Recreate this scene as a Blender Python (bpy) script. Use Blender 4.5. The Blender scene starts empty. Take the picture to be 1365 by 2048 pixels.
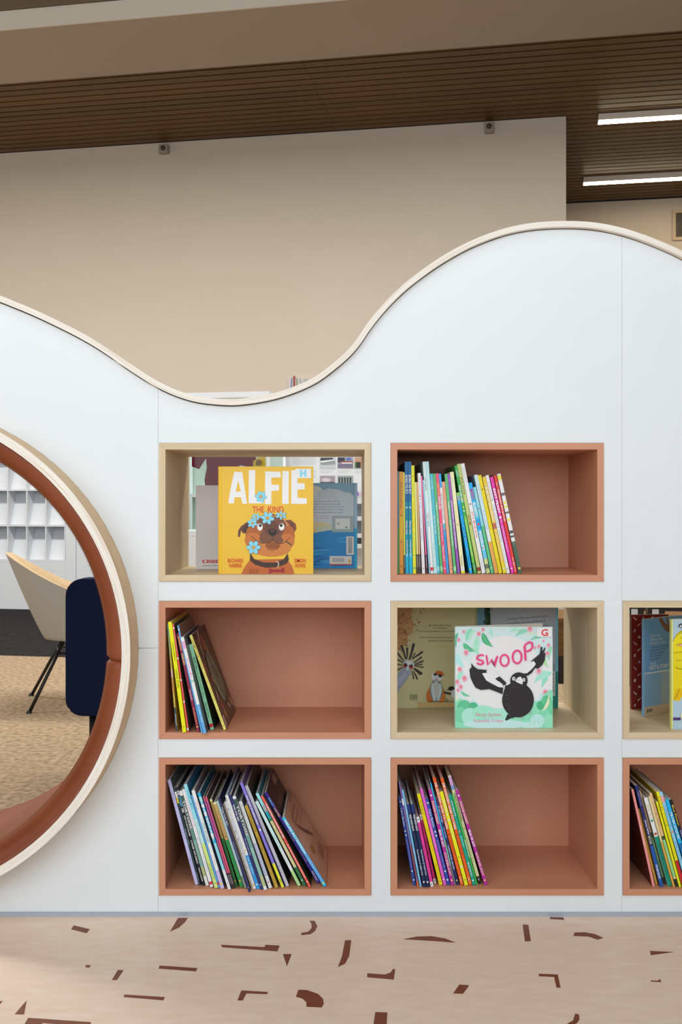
import bpy, bmesh, math, random
from mathutils import Vector, Matrix

random.seed(7)
SC = bpy.context.scene
COL = SC.collection
PI = math.pi

# ------------------------------------------------------------------ camera, world, lights, exposure
CAMD, CAMZ, F, CX, CY = 2.4, 0.984, 2000.0, 684.0, 1012.0
cam = bpy.data.cameras.new('camera')
cam.sensor_fit = 'VERTICAL'
cam.sensor_height = 36.0
cam.lens = F / 2048 * 36.0
cam.shift_x = (682.5 - CX) / 2048
cam.shift_y = (CY - 1024) / 2048
cam.clip_start = 0.05
cam_o = bpy.data.objects.new('camera', cam)
cam_o.location = (0, -CAMD, CAMZ)
cam_o.rotation_euler = (PI / 2, 0, 0)
COL.objects.link(cam_o)
SC.camera = cam_o

world = bpy.data.worlds.new('daylight')
world.use_nodes = True
world.node_tree.nodes['Background'].inputs[0].default_value = (0.86, 0.93, 1.0, 1)
world.node_tree.nodes['Background'].inputs[1].default_value = 0.06
SC.world = world


def area(name, loc, rot, sx, sy, power, color):
    l = bpy.data.lights.new(name, 'AREA')
    l.shape = 'RECTANGLE'
    l.size, l.size_y, l.energy, l.color = sx, sy, power, color
    o = bpy.data.objects.new(name, l)
    o.location, o.rotation_euler = loc, rot
    COL.objects.link(o)
    return o


area('window_daylight', (-1.6, -4.6, 2.65), (PI / 2, 0, 0), 7.6, 3.1, 245, (0.86, 0.94, 1.0))
area('ceiling_lamp_front', (-0.9, -2.2, 4.40), (0, 0, 0), 7.0, 2.2, 75, (0.93, 0.97, 1.0))
area('ceiling_lamp_back', (-1.2, 3.3, 4.30), (0, 0, math.radians(-9.93)), 9.0, 0.6, 395, (1.0, 0.97, 0.92))

SC.view_settings.view_transform = 'Standard'
SC.view_settings.look = 'None'
SC.view_settings.gamma = 1
SC.view_settings.use_curve_mapping = False
SC.view_settings.exposure = 0.0

# ------------------------------------------------------------------ placement helpers
YAW = math.radians(9.93)
CS, SN = math.cos(YAW), math.sin(YAW)
ROOM = Matrix.Translation((0, -CAMD, 0)) @ Matrix.Rotation(-YAW, 4, 'Z')


def W(px, py, y=0.0):
    d = CAMD + y
    return ((px - CX) * d / F, CAMZ - (py - CY) * d / F)


def RS(px, dist, py=None):
    a = (px - CX) / F
    t = CS * dist / (SN * a + CS)
    s = t * (CS * a - SN)
    return s if py is None else (s, CAMZ - (py - CY) * t / F)


def lin(c):
    c = c / 255.0
    return c / 12.92 if c <= 0.04045 else ((c + 0.055) / 1.055) ** 2.4


_hex = {}


def H(h):
    if not isinstance(h, str):
        return h
    if h not in _hex:
        _hex[h] = tuple(lin(int(h[i:i + 2], 16)) for i in (0, 2, 4)) + (1.0,)
    return _hex[h]


def mix(h, k, to='000000'):
    a, b = H(h), H(to)
    return tuple(a[i] * (1 - k) + b[i] * k for i in range(3)) + (1.0,)


# ------------------------------------------------------------------ materials
def new_mat(name, color, rough=0.5, spec=0.5, metal=0.0):
    m = bpy.data.materials.new(name)
    m.use_nodes = True
    b = m.node_tree.nodes['Principled BSDF']
    b.inputs['Base Color'].default_value = H(color)
    b.inputs['Roughness'].default_value = rough
    b.inputs['Specular IOR Level'].default_value = spec
    b.inputs['Metallic'].default_value = metal
    return m


def noisy(name, c1, c2, scale=(5, 5, 5), rough=0.5, spec=0.5, detail=4, lo=0.35, hi=0.65, bump=0.0, bscale=None, coord='Object', dist=0.002):
    m = new_mat(name, c1, rough, spec)
    nt = m.node_tree
    N, L = nt.nodes, nt.links
    b = N['Principled BSDF']
    tc = N.new('ShaderNodeTexCoord')
    mp = N.new('ShaderNodeMapping')
    mp.inputs['Scale'].default_value = scale
    L.new(tc.outputs[coord], mp.inputs['Vector'])
    nz = N.new('ShaderNodeTexNoise')
    nz.inputs['Scale'].default_value = 1.0
    nz.inputs['Detail'].default_value = detail
    L.new(mp.outputs[0], nz.inputs['Vector'])
    rp = N.new('ShaderNodeValToRGB')
    rp.color_ramp.elements[0].position = lo
    rp.color_ramp.elements[1].position = hi
    rp.color_ramp.elements[0].color = H(c1)
    rp.color_ramp.elements[1].color = H(c2)
    L.new(nz.outputs[0], rp.inputs[0])
    L.new(rp.outputs[0], b.inputs['Base Color'])
    if bump:
        n2 = nz
        if bscale:
            mp2 = N.new('ShaderNodeMapping')
            mp2.inputs['Scale'].default_value = bscale
            L.new(tc.outputs[coord], mp2.inputs['Vector'])
            n2 = N.new('ShaderNodeTexNoise')
            n2.inputs['Scale'].default_value = 1.0
            n2.inputs['Detail'].default_value = 3
            L.new(mp2.outputs[0], n2.inputs['Vector'])
        bp = N.new('ShaderNodeBump')
        bp.inputs['Strength'].default_value = bump
        bp.inputs['Distance'].default_value = dist
        L.new(n2.outputs[0], bp.inputs['Height'])
        L.new(bp.outputs[0], b.inputs['Normal'])
    return m


def attr_mat(name, rough, spec):
    m = new_mat(name, 'ffffff', rough, spec)
    a = m.node_tree.nodes.new('ShaderNodeAttribute')
    a.attribute_name = 'ink'
    m.node_tree.links.new(a.outputs['Color'], m.node_tree.nodes['Principled BSDF'].inputs['Base Color'])
    return m


M_PRINT = attr_mat('printed_card', 0.38, 0.4)
M_WHITE = noisy('white_laminate', 'e6ebee', 'e9eef0', (3, 3, 3), 0.42, 0.35)
M_TERRA = noisy('terracotta_laminate', 'cf8f6e', 'cb8a68', (4, 4, 4), 0.5, 0.8, bump=0.04, bscale=(300, 300, 300), dist=0.0005)
M_OAKH = noisy('pale_oak_grain_across', 'dfcbaa', 'd3bc96', (3, 90, 90), 0.5, 0.3, lo=0.3, hi=0.75)
M_OAKV = noisy('pale_oak_grain_upright', 'dfcbaa', 'd3bc96', (90, 90, 3), 0.5, 0.3, lo=0.3, hi=0.75)
M_VENEER = noisy('tan_veneer', 'e6c69c', 'dfbd90', (40, 40, 12), 0.5, 0.3)
M_LEATHER = noisy('tan_leather', '8e4a2b', '7c3d1f', (4, 4, 4), 0.46, 0.32, bump=0.25, bscale=(260, 260, 260), dist=0.0012)
M_DARKGAP = new_mat('dark_core', '5b5148', 0.8, 0.2)
M_WALL = noisy('warm_white_paint', 'd8cbbb', 'd5c8b7', (0.8, 0.8, 0.8), 0.75, 0.25)
M_SOFFIT = noisy('plaster_soffit', 'b8a998', 'b5a593', (1, 1, 1), 0.8, 0.2)
M_FLOOR = noisy('mottled_vinyl', 'e3c9b2', 'ead5c3', (16, 50, 9), 0.45, 0.35, detail=12, lo=0.32, hi=0.74)
M_INLAY = noisy('brown_vinyl_inlay', '7e432c', '75402b', (60, 60, 60), 0.5, 0.3)
M_CARPET = noisy('beige_carpet', '857159', 'b8a185', (40, 40, 40), 0.95, 0.1, detail=6, lo=0.3, hi=0.7, bump=0.5, bscale=(160, 160, 160))
M_CARPETD = noisy('charcoal_carpet', '1e1d1f', '343233', (14, 40, 30), 0.95, 0.1, detail=6, bump=0.4, bscale=(160, 160, 160))
M_BLACK = new_mat('black_metal', '131416', 0.35, 0.5)
M_NAVY = noisy('navy_wool', '0a1733', '0d1c3e', (200, 200, 200), 0.9, 0.2, bump=0.2)
M_GREYF = noisy('grey_felt', 'bcbcb9', 'c6c6c3', (400, 400, 400), 0.9, 0.2, bump=0.2)
M_TANF = noisy('tan_lining', 'c9b08c', 'c0a580', (60, 60, 60), 0.7, 0.3)
M_CABWHITE = noisy('white_cabinet_board', 'e6eaef', 'e3e8ed', (3, 3, 3), 0.5, 0.35)
M_STEEL = new_mat('blue_grey_metal_trim', 'b3bcc8', 0.35, 0.5, 0.3)
M_PAPER = noisy('page_paper', 'efece4', 'dcd8ce', (40, 900, 40), 0.85, 0.2)
M_SENSOR = new_mat('grey_plastic', 'a5988a', 0.5, 0.4)
M_MAROON = noisy('maroon_wool', '5f0b1e', '71112a', (80, 80, 80), 0.9, 0.2)
M_YELLOWF = noisy('yellow_felt', 'd9ae2e', 'c99c22', (60, 60, 60), 0.9, 0.2)
M_TIMBER = noisy('brown_timber', '6f4d28', '82603a', (4, 60, 60), 0.5, 0.3)


def slat_material():
    m = noisy('brown_timber_slat', '5a3d17', '6f4e20', (1.2, 60, 60), 0.42, 0.3, lo=0.25, hi=0.8)
    nt = m.node_tree
    b = nt.nodes['Principled BSDF']
    src = b.inputs['Base Color'].links[0].from_socket
    oi = nt.nodes.new('ShaderNodeObjectInfo')
    mr = nt.nodes.new('ShaderNodeMapRange')
    mr.inputs['To Min'].default_value = 0.86
    mr.inputs['To Max'].default_value = 1.12
    nt.links.new(oi.outputs['Random'], mr.inputs['Value'])
    hs = nt.nodes.new('ShaderNodeHueSaturation')
    nt.links.new(mr.outputs[0], hs.inputs['Value'])
    nt.links.new(src, hs.inputs['Color'])
    nt.links.new(hs.outputs[0], b.inputs['Base Color'])
    return m


def ply_material():
    m = new_mat('plywood_edge', 'ece0cf', 0.55, 0.3)
    nt = m.node_tree
    N, L = nt.nodes, nt.links
    uv = N.new('ShaderNodeUVMap')
    uv.uv_map = 'along'
    mp = N.new('ShaderNodeMapping')
    mp.inputs['Scale'].default_value = (5, 9, 1)
    L.new(uv.outputs[0], mp.inputs['Vector'])
    nz = N.new('ShaderNodeTexNoise')
    nz.inputs['Scale'].default_value = 1.0
    nz.inputs['Detail'].default_value = 5
    L.new(mp.outputs[0], nz.inputs['Vector'])
    rp = N.new('ShaderNodeValToRGB')
    e = rp.color_ramp.elements
    e[0].position, e[0].color = 0.30, H('dccbb4')
    e[1].position, e[1].color = 0.56, H('f5efe6')
    L.new(nz.outputs[0], rp.inputs[0])
    L.new(rp.outputs[0], N['Principled BSDF'].inputs['Base Color'])
    return m


def glow_material(name, color, strength):
    m = bpy.data.materials.new(name)
    m.use_nodes = True
    b = m.node_tree.nodes['Principled BSDF']
    b.inputs['Emission Color'].default_value = H(color)
    b.inputs['Emission Strength'].default_value = strength
    return m


def glass_material():
    m = bpy.data.materials.new('clear_glass')
    m.use_nodes = True
    nt = m.node_tree
    nt.nodes.clear()
    o = nt.nodes.new('ShaderNodeOutputMaterial')
    mx = nt.nodes.new('ShaderNodeMixShader')
    mx.inputs[0].default_value = 0.012
    tr = nt.nodes.new('ShaderNodeBsdfTransparent')
    tr.inputs[0].default_value = (0.92, 0.97, 0.95, 1)
    gl = nt.nodes.new('ShaderNodeBsdfGlossy')
    gl.inputs['Roughness'].default_value = 0.02
    nt.links.new(tr.outputs[0], mx.inputs[1])
    nt.links.new(gl.outputs[0], mx.inputs[2])
    nt.links.new(mx.outputs[0], o.inputs[0])
    return m


M_SLAT = slat_material()
M_PLY = ply_material()
M_LED = glow_material('lit_diffuser', 'ffeccb', 26.0)
M_GLASS = glass_material()


# ------------------------------------------------------------------ object helpers
def empty(name, loc, label, cat, group=None, rot=(0, 0, 0)):
    o = bpy.data.objects.new(name, None)
    o.empty_display_size = 0.05
    o.location, o.rotation_euler = loc, rot
    COL.objects.link(o)
    o['label'], o['category'] = label, cat
    if group:
        o['group'] = group
    return o


def link(name, me, mat, parent=None, kind=None):
    if mat is not None and not me.materials:
        me.materials.append(mat)
    o = bpy.data.objects.new(name, me)
    COL.objects.link(o)
    if parent is not None:
        o.parent = parent
    if kind:
        o['kind'] = kind
    return o


def from_bm(name, bm, mat, parent=None, kind=None, smooth=False):
    bmesh.ops.recalc_face_normals(bm, faces=bm.faces)
    me = bpy.data.meshes.new(name)
    bm.to_mesh(me)
    bm.free()
    if smooth:
        for p in me.polygons:
            p.use_smooth = True
    return link(name, me, mat, parent, kind)


def bm_box(bm, x0, x1, y0, y1, z0, z1, mtx=None):
    v = [bm.verts.new((x, y, z)) for x in (x0, x1) for y in (y0, y1) for z in (z0, z1)]
    if mtx is not None:
        for q in v:
            q.co = mtx @ q.co
    for f in ((0, 1, 3, 2), (4, 6, 7, 5), (0, 4, 5, 1), (2, 3, 7, 6), (0, 2, 6, 4), (1, 5, 7, 3)):
        bm.faces.new([v[i] for i in f])


def box(name, x0, x1, y0, y1, z0, z1, mat, parent=None, kind=None, bevel=0.0, seg=2, mtx=None):
    bm = bmesh.new()
    bm_box(bm, x0, x1, y0, y1, z0, z1, mtx)
    if bevel:
        bmesh.ops.bevel(bm, geom=bm.edges[:], offset=bevel, segments=seg, affect='EDGES', profile=0.5)
    return from_bm(name, bm, mat, parent, kind, smooth=False)


def slab(name, outer, holes, y0, y1, mat, parent=None, kind=None):
    """prism: outline and holes in the XZ plane, between y0 and y1"""
    bm = bmesh.new()
    edges = []
    for lp in [outer] + list(holes):
        vs = []
        for x, z in lp:
            if not vs or abs(vs[-1].co.x - x) + abs(vs[-1].co.z - z) > 1e-6:
                vs.append(bm.verts.new((x, y0, z)))
        edges += [bm.edges.new((vs[k], vs[(k + 1) % len(vs)])) for k in range(len(vs))]
    fill = bmesh.ops.triangle_fill(bm, edges=edges, use_beauty=False, normal=(0, -1, 0))
    faces = [f for f in fill['geom'] if isinstance(f, bmesh.types.BMFace)]
    ext = bmesh.ops.extrude_face_region(bm, geom=faces, use_keep_orig=True)
    for v in ext['geom']:
        if isinstance(v, bmesh.types.BMVert):
            v.co.y = y1
    return from_bm(name, bm, mat, parent, kind)


def bm_tube(bm, pts, r, n=10, r2=None):
    rings = []
    for i, p in enumerate(pts):
        p = Vector(p)
        d = (Vector(pts[min(i + 1, len(pts) - 1)]) - Vector(pts[max(i - 1, 0)])).normalized()
        a = d.orthogonal().normalized()
        b = d.cross(a)
        rr = r if r2 is None else r + (r2 - r) * i / (len(pts) - 1)
        rings.append([bm.verts.new(p + (a * math.cos(2 * PI * k / n) + b * math.sin(2 * PI * k / n)) * rr) for k in range(n)])
    for i in range(len(rings) - 1):
        for k in range(n):
            bm.faces.new((rings[i][k], rings[i][(k + 1) % n], rings[i + 1][(k + 1) % n], rings[i + 1][k]))
    bm.faces.new(rings[0])
    bm.faces.new(rings[-1])


def tube(name, pts, r, mat, parent=None, n=10, r2=None):
    bm = bmesh.new()
    bm_tube(bm, pts, r, n, r2)
    return from_bm(name, bm, mat, parent, smooth=True)


# ------------------------------------------------------------------ flat print (letters and pictures on card)
_txt = {}


def text_shape(s, bold):
    key = (s, bold)
    if key not in _txt:
        cu = bpy.data.curves.new('t', 'FONT')
        cu.body = s
        cu.offset = bold
        cu.resolution_u = 2
        o = bpy.data.objects.new('t', cu)
        me = bpy.data.meshes.new_from_object(o)
        vs = [(v.co.x, v.co.y) for v in me.vertices]
        fs = [tuple(p.vertices) for p in me.polygons]
        bpy.data.objects.remove(o)
        bpy.data.meshes.remove(me)
        bpy.data.curves.remove(cu)
        x0, x1 = min(v[0] for v in vs), max(v[0] for v in vs)
        y0, y1 = min(v[1] for v in vs), max(v[1] for v in vs)
        _txt[key] = ([((x - x0) / (x1 - x0), (y - y0) / (y1 - y0)) for x, y in vs], fs, (x1 - x0) / (y1 - y0))
    return _txt[key]


class Art:
    """coloured flat shapes in picture coordinates (u right, v down), each a hair in front of the one below"""

    def __init__(self, place, step=2.0e-5, clip=None):
        self.place, self.step, self.n, self.clip = place, step, 1, clip
        self.v, self.f, self.c = [], [], []

    def cut(self, p):
        x0, y0, x1, y1 = self.clip
        for ax, lim, sg in ((0, x0, 1), (0, x1, -1), (1, y0, 1), (1, y1, -1)):
            out = []
            for i, b in enumerate(p):
                a = p[i - 1]
                ia, ib = (a[ax] - lim) * sg >= 0, (b[ax] - lim) * sg >= 0
                if ia != ib:
                    t = (lim - a[ax]) / (b[ax] - a[ax])
                    out.append((a[0] + (b[0] - a[0]) * t, a[1] + (b[1] - a[1]) * t))
                if ib:
                    out.append(b)
            p = out
            if len(p) < 3:
                return []
        return p

    gain = 1.0

    def raw(self, pts, faces, col):
        k = len(self.v)
        if self.clip and any(not (self.clip[0] <= u <= self.clip[2] and self.clip[1] <= w <= self.clip[3]) for u, w in pts):
            np_, nf = [], []
            for f in faces:
                q = self.cut([tuple(pts[i]) for i in f])
                if q:
                    nf.append(tuple(range(len(np_), len(np_) + len(q))))
                    np_ += q
            if not nf:
                return
            pts, faces = np_, nf
        self.v += [self.place(u, w, self.n * self.step) for u, w in pts]
        for f in faces:
            self.f.append(tuple(i + k for i in f))
            self.c.append(tuple(min(0.86, q * self.gain) for q in H(col)[:3]) + (1.0,))
        self.n += 1

    def poly(self, pts, col):
        self.raw(pts, [tuple(range(len(pts)))], col)

    def rect(self, x0, y0, x1, y1, col):
        self.poly([(x0, y0), (x1, y0), (x1, y1), (x0, y1)], col)

    def ell(self, cx, cy, rx, ry, col, rot=0, n=18):
        c, s = math.cos(math.radians(rot)), math.sin(math.radians(rot))
        self.poly([(cx + rx * math.cos(a) * c - ry * math.sin(a) * s, cy + rx * math.cos(a) * s + ry * math.sin(a) * c)
                   for a in (2 * PI * i / n for i in range(n))], col)

    def line(self, pts, w, col, w1=None):
        pts = [Vector(p) for p in pts]
        L, R = [], []
        for i, p in enumerate(pts):
            d = (pts[min(i + 1, len(pts) - 1)] - pts[max(i - 1, 0)]).normalized()
            nrm = Vector((-d.y, d.x))
            if 0 < i < len(pts) - 1:
                d0 = (p - pts[i - 1]).normalized()
                nrm = nrm / max(0.45, abs(d.dot(d0)))
            ww = w if w1 is None else w + (w1 - w) * i / (len(pts) - 1)
            L.append(p + nrm * ww / 2)
            R.append(p - nrm * ww / 2)
        m = len(pts)
        self.raw([tuple(p) for p in L + R], [(i, i + 1, m + i + 1, m + i) for i in range(m - 1)], col)

    def text(self, s, x, y, w, h, col, bold=0.0, rot=0):
        """s fills the box whose top left is x,y"""
        vs, fs, _ = text_shape(s, bold)
        c, sn = math.cos(math.radians(rot)), math.sin(math.radians(rot))
        cx, cy = x + w / 2, y + h / 2
        out = []
        for a, b in vs:
            dx, dy = (a - 0.5) * w, (0.5 - b) * h
            out.append((cx + dx * c - dy * sn, cy + dx * sn + dy * c))
        self.raw(out, fs, col)

    def down(self, s, x, y, wid, ln, col, bold=0.0):
        """s reads downward: letters stand towards +u"""
        vs, fs, _ = text_shape(s, bold)
        self.raw([(x + b * wid, y + a * ln) for a, b in vs], fs, col)

    def build(self, name, parent, mat=None):
        me = bpy.data.meshes.new(name)
        me.from_pydata(self.v, [], self.f)
        at = me.color_attributes.new('ink', 'FLOAT_COLOR', 'CORNER')
        buf = []
        for p, c in zip(me.polygons, self.c):
            buf += list(c) * p.loop_total
        at.data.foreach_set('color', buf)
        return link(name, me, mat or M_PRINT, parent)


def ink_mesh(name, verts, faces, cols, parent):
    me = bpy.data.meshes.new(name)
    me.from_pydata(verts, [], faces)
    at = me.color_attributes.new('ink', 'FLOAT_COLOR', 'CORNER')
    buf = []
    for p, c in zip(me.polygons, cols):
        buf += list(H(c)) * p.loop_total
    at.data.foreach_set('color', buf)
    return link(name, me, M_PRINT, parent)


def boxes_ink(name, blist, parent):
    """blist: (x0,x1,y0,y1,z0,z1, colours of -x,+x,-y,+y,-z,+z faces or one colour)"""
    V, Fc, C = [], [], []
    for b in blist:
        x0, x1, y0, y1, z0, z1, c = b
        if isinstance(c, str) or not isinstance(c[0], (str, tuple)):
            c = [c] * 6
        k = len(V)
        V += [(x, y, z) for x in (x0, x1) for y in (y0, y1) for z in (z0, z1)]
        for f, cc in zip(((0, 1, 3, 2), (4, 6, 7, 5), (0, 4, 5, 1), (2, 3, 7, 6), (0, 2, 6, 4), (1, 5, 7, 3)), c):
            Fc.append(tuple(k + i for i in f))
            C.append(cc)
    return ink_mesh(name, V, Fc, C, parent)


# ================================================================== THE SETTING
def room_struct(name, x0, x1, y0, y1, z0, z1, mat, parent=None, kind='structure'):
    o = box(name, x0, x1, y0, y1, z0, z1, mat, parent, kind)
    if parent is None:
        o.matrix_world = ROOM
    return o


Q_WALL, Q_FAR = CS * 9.2, CS * 11.86
Q_SOF0, Q_SOF1 = CS * 6.75, CS * 7.60
Z_CEIL = CAMZ + 3.45
Z_SOF = CAMZ + 3.41
S_END = RS(1133, 9.2)

# floor of the front hall, with its inlays
floor = box('floor', -6, 6, -6, 0.3, -0.06, 0.0, M_FLOOR, None, 'structure')
far_l, far_r = ROOM @ Vector((-9, CS * 6.19, 0)), ROOM @ Vector((9, CS * 6.19, 0))
bm = bmesh.new()
quad = [(-9.5, 0.3005), (9.5, 0.3005), (far_r.x, far_r.y), (far_l.x, far_l.y)]
tp, bt_ = [bm.verts.new((x, y, 0)) for x, y in quad], [bm.verts.new((x, y, -0.06)) for x, y in quad]
bm.faces.new(tp)
bm.faces.new(bt_)
for i in range(4):
    bm.faces.new((tp[i], bt_[i], bt_[(i + 1) % 4], tp[(i + 1) % 4]))
carpet = from_bm('floor', bm, M_CARPET, None, 'structure')
carpet_dark = room_struct('floor', -9, 9, CS * 6.19 + 0.0005, Q_FAR + 0.3, -0.06, 0.0, M_CARPETD)
INL = {0: [
    [(288, 119), (350, 134), (338, 149), (278, 134)],
    [(695, 90), (733, 90), (722, 106), (700, 126), (664, 143)],
    [(1208, 101), (1228, 102), (1238, 122), (1230, 140), (1212, 153), (1175, 157), (1177, 148), (1203, 144), (1216, 130), (1216, 112)],
    [(862, 195), (1032, 204), (1036, 195), (1091, 198), (1083, 220), (868, 204)],
    [(1104, 231), (1138, 231), (1120, 278)],
    [(336, 274), (354, 275), (350, 283), (333, 282)],
    [(460, 293), (482, 294), (456, 332), (437, 331)],
    [(623, 276), (770, 286), (765, 298), (619, 287)],
    [(486, 389), (643, 399), (638, 411), (482, 398)],
    [(942, 373), (1045, 379), (1043, 387), (962, 384), (947, 412), (927, 411)],
    [(1165, 370), (1200, 372), (1240, 386), (1260, 405), (1264, 425), (1255, 439), (1196, 436), (1195, 418), (1180, 404), (1155, 397)],
    [(104, 412), (94, 466), (58, 465)],
    [(110, 480), (355, 497), (350, 530), (290, 530), (300, 511), (165, 499), (150, 540), (75, 540)],
    [(-6, 416), (10, 414), (-8, 436)]],
    665: [
    [(50, 177), (74, 177), (66, 238), (50, 268), (22, 281), (38, 240)],
    [(278, 173), (330, 163), (385, 161), (440, 170), (480, 186), (400, 180)],
    [(137, 306), (205, 311), (228, 303), (236, 290), (246, 290), (240, 330), (136, 321)],
    [(496, 350), (534, 353), (510, 386), (472, 384)],
    [(168, 457), (215, 459), (212, 510), (160, 510)],
    [(743, 116), (765, 117), (775, 180), (752, 181)],
    [(849, 87), (902, 88), (905, 97), (850, 94)],
    [(945, 147), (985, 146), (1025, 153), (1058, 168), (1035, 174), (1000, 162), (942, 160)],
    [(805, 308), (880, 311), (891, 362), (875, 361), (866, 320), (807, 317)],
    [(1240, 219), (1332, 223), (1243, 235)],
    [(1243, 334), (1270, 335), (1280, 329), (1284, 340), (1243, 338)],
    [(948, 463), (963, 467), (965, 485), (955, 500), (930, 512), (905, 510), (940, 490)]]}
for ox, shapes in INL.items():
    for sh in shapes:
        pts = []
        for u, v in sh:
            px, py = ox + u / 1.95, 1790 + v / 1.95
            d = CAMZ * F / (py - CY)
            pts.append(((px - CX) * d / F, d - CAMD))
        bm = bmesh.new()
        top = [bm.verts.new((x, y, 0.0006)) for x, y in pts]
        bot = [bm.verts.new((x, y, -0.002)) for x, y in pts]
        bm.faces.new(top)
        for i in range(len(pts)):
            j = (i + 1) % len(pts)
            bm.faces.new((top[i], bot[i], bot[j], top[j]))
        from_bm('floor_inlay', bm, M_INLAY, floor)

# walls
wall_back = room_struct('wall_back', -7.2, S_END, Q_WALL, Q_WALL + 0.15, 0, Z_CEIL, M_WALL)
wall_far = room_struct('wall_far', S_END - 1.0, 6.2, Q_FAR, Q_FAR + 0.15, 0, Z_CEIL, M_WALL)
wall_left = room_struct('wall_left', -7.35, -7.2, 2.85, Q_WALL + 0.15, 0, Z_CEIL, M_WALL)
wall_right = room_struct('wall_right', 6.2, 6.35, 2.85, Q_FAR + 0.15, 0, Z_CEIL, M_WALL)
# ceilings: near plaster ceiling, dropped bulkhead, timber slats beyond
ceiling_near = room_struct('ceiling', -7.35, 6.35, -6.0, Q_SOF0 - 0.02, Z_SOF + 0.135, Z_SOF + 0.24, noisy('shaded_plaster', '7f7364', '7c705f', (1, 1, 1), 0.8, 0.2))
fascia = room_struct('bulkhead_face', -7.35, 6.35, Q_SOF0 - 0.0145, Q_SOF0 - 0.0005, Z_SOF, Z_SOF + 0.134, noisy('lit_bulkhead_paint', 'efe6d8', 'ece3d4', (1, 1, 1), 0.7, 0.2))  # front face of the bulkhead, its stronger light put into a paler paint
bulkhead = room_struct('ceiling', -7.35, 6.35, Q_SOF0, Q_SOF1, Z_SOF, Z_SOF + 0.24, M_SOFFIT)
ceiling_timber = room_struct('ceiling', -7.35, 6.35, Q_SOF1 + 0.0005, Q_FAR + 0.15, Z_CEIL + 0.03, Z_CEIL + 0.18, M_BLACK)
PITCH = (Q_WALL - Q_SOF1 - 0.03) / 15.0
n_sl = int((Q_FAR - Q_SOF1 - 0.03) / PITCH)
s_joint = RS(640, 8.4)
slat_mesh = {}


def slat(s0, s1, q0):
    key = (round(s0, 3), round(s1, 3))
    if key not in slat_mesh:
        bm = bmesh.new()
        bm_box(bm, s0, s1, 0, PITCH * 0.80, Z_CEIL, Z_CEIL + 0.02)
        bmesh.ops.recalc_face_normals(bm, faces=bm.faces)
        me = bpy.data.meshes.new('slat')
        bm.to_mesh(me)
        bm.free()
        slat_mesh[key] = me
    o = link('slat', slat_mesh[key], M_SLAT, ceiling_timber)
    o.location = (0, q0, 0)


for i in range(n_sl):
    q0 = Q_SOF1 + 0.03 + i * PITCH
    behind = q0 + PITCH > Q_WALL
    if not behind:
        slat(-7.1, s_joint - 0.001, q0)
        slat(s_joint + 0.001, 6.15, q0)
    elif q0 > Q_WALL + 0.16:
        slat(S_END - 0.9, 6.15, q0)
    else:
        slat(S_END + 0.01, 6.15, q0)

# ================================================================== PARTITION
PZ = 0.358                                     # its full depth
EDGE = [(-1000, 640), (-800, 605), (-560, 548), (-380, 520), (-200, 530), (-90, 561), (0, 591), (25, 601), (50, 611), (82, 625), (124.5, 645.5), (162, 664.5), (199, 686),
        (229, 706), (254, 723.5), (284, 743.5), (314, 761.5), (340, 774.5), (367.4, 785), (401, 793.7), (451.7, 798.4), (485, 797.2), (536, 789.3), (580, 776.3),
        (623.6, 757.5), (654, 736.5), (687.5, 708.5), (706, 688.5), (719, 670.5), (731, 652.5), (745, 634), (766.6, 608.5), (793, 581.6), (822, 556.6), (859, 529.5),
        (890.5, 509), (930, 487.2), (964.4, 472), (1000, 459.3), (1034, 450.6), (1078.7, 444), (1133.6, 441.7), (1182.6, 443.7), (1227, 450.8),
        (1271.6, 463), (1316, 479.5), (1365, 501), (1425, 536), (1500, 592), (1580, 648), (1680, 695), (1800, 720), (1960, 735)]


def catmull(p, n=6):
    out = []
    for i in range(len(p) - 1):
        p0, p1, p2, p3 = Vector(p[max(i - 1, 0)]), Vector(p[i]), Vector(p[i + 1]), Vector(p[min(i + 2, len(p) - 1)])
        for k in range(n):
            t = k / n
            out.append(0.5 * ((2 * p1) + (p2 - p0) * t + (2 * p0 - 5 * p1 + 4 * p2 - p3) * t * t + (3 * p1 - p0 - 3 * p2 + p3) * t ** 3))
    out.append(Vector(p[-1]))
    return out


def smooth_pts(p, it=6):
    p = [q.copy() for q in p]
    for _ in range(it):
        p = [p[0]] + [(p[i - 1] + p[i] * 2 + p[i + 1]) / 4 for i in range(1, len(p) - 1)] + [p[-1]]
    return p


curve = smooth_pts([Vector(W(x, y, -0.015)) for x, y in catmull(EDGE)])
CAP = 0.0135
under = []
for i, p in enumerate(curve):
    d = (curve[min(i + 1, len(curve) - 1)] - curve[max(i - 1, 0)]).normalized()
    under.append(p + Vector((d.y, -d.x)) * CAP)

part = empty('bookshelf_partition', (0.3, 0.17, 0), 'white wavy-topped partition wall with pale plywood edging and round opening', 'partition')
OFF = Vector((0.3, 0.17, 0))


def under_between(x0, x1):
    """lower side of the capping from x0 to x1, end points interpolated"""
    def zat(x):
        for a, b in zip(under, under[1:]):
            if a.x <= x <= b.x:
                return a.y + (b.y - a.y) * (x - a.x) / (b.x - a.x)
        return under[-1].y
    gap = 0.0026
    return [(x0, zat(x0) - gap)] + [(p.x, p.y - gap) for p in under if x0 + 1e-4 < p.x < x1 - 1e-4] + [(x1, zat(x1) - gap)]


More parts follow.
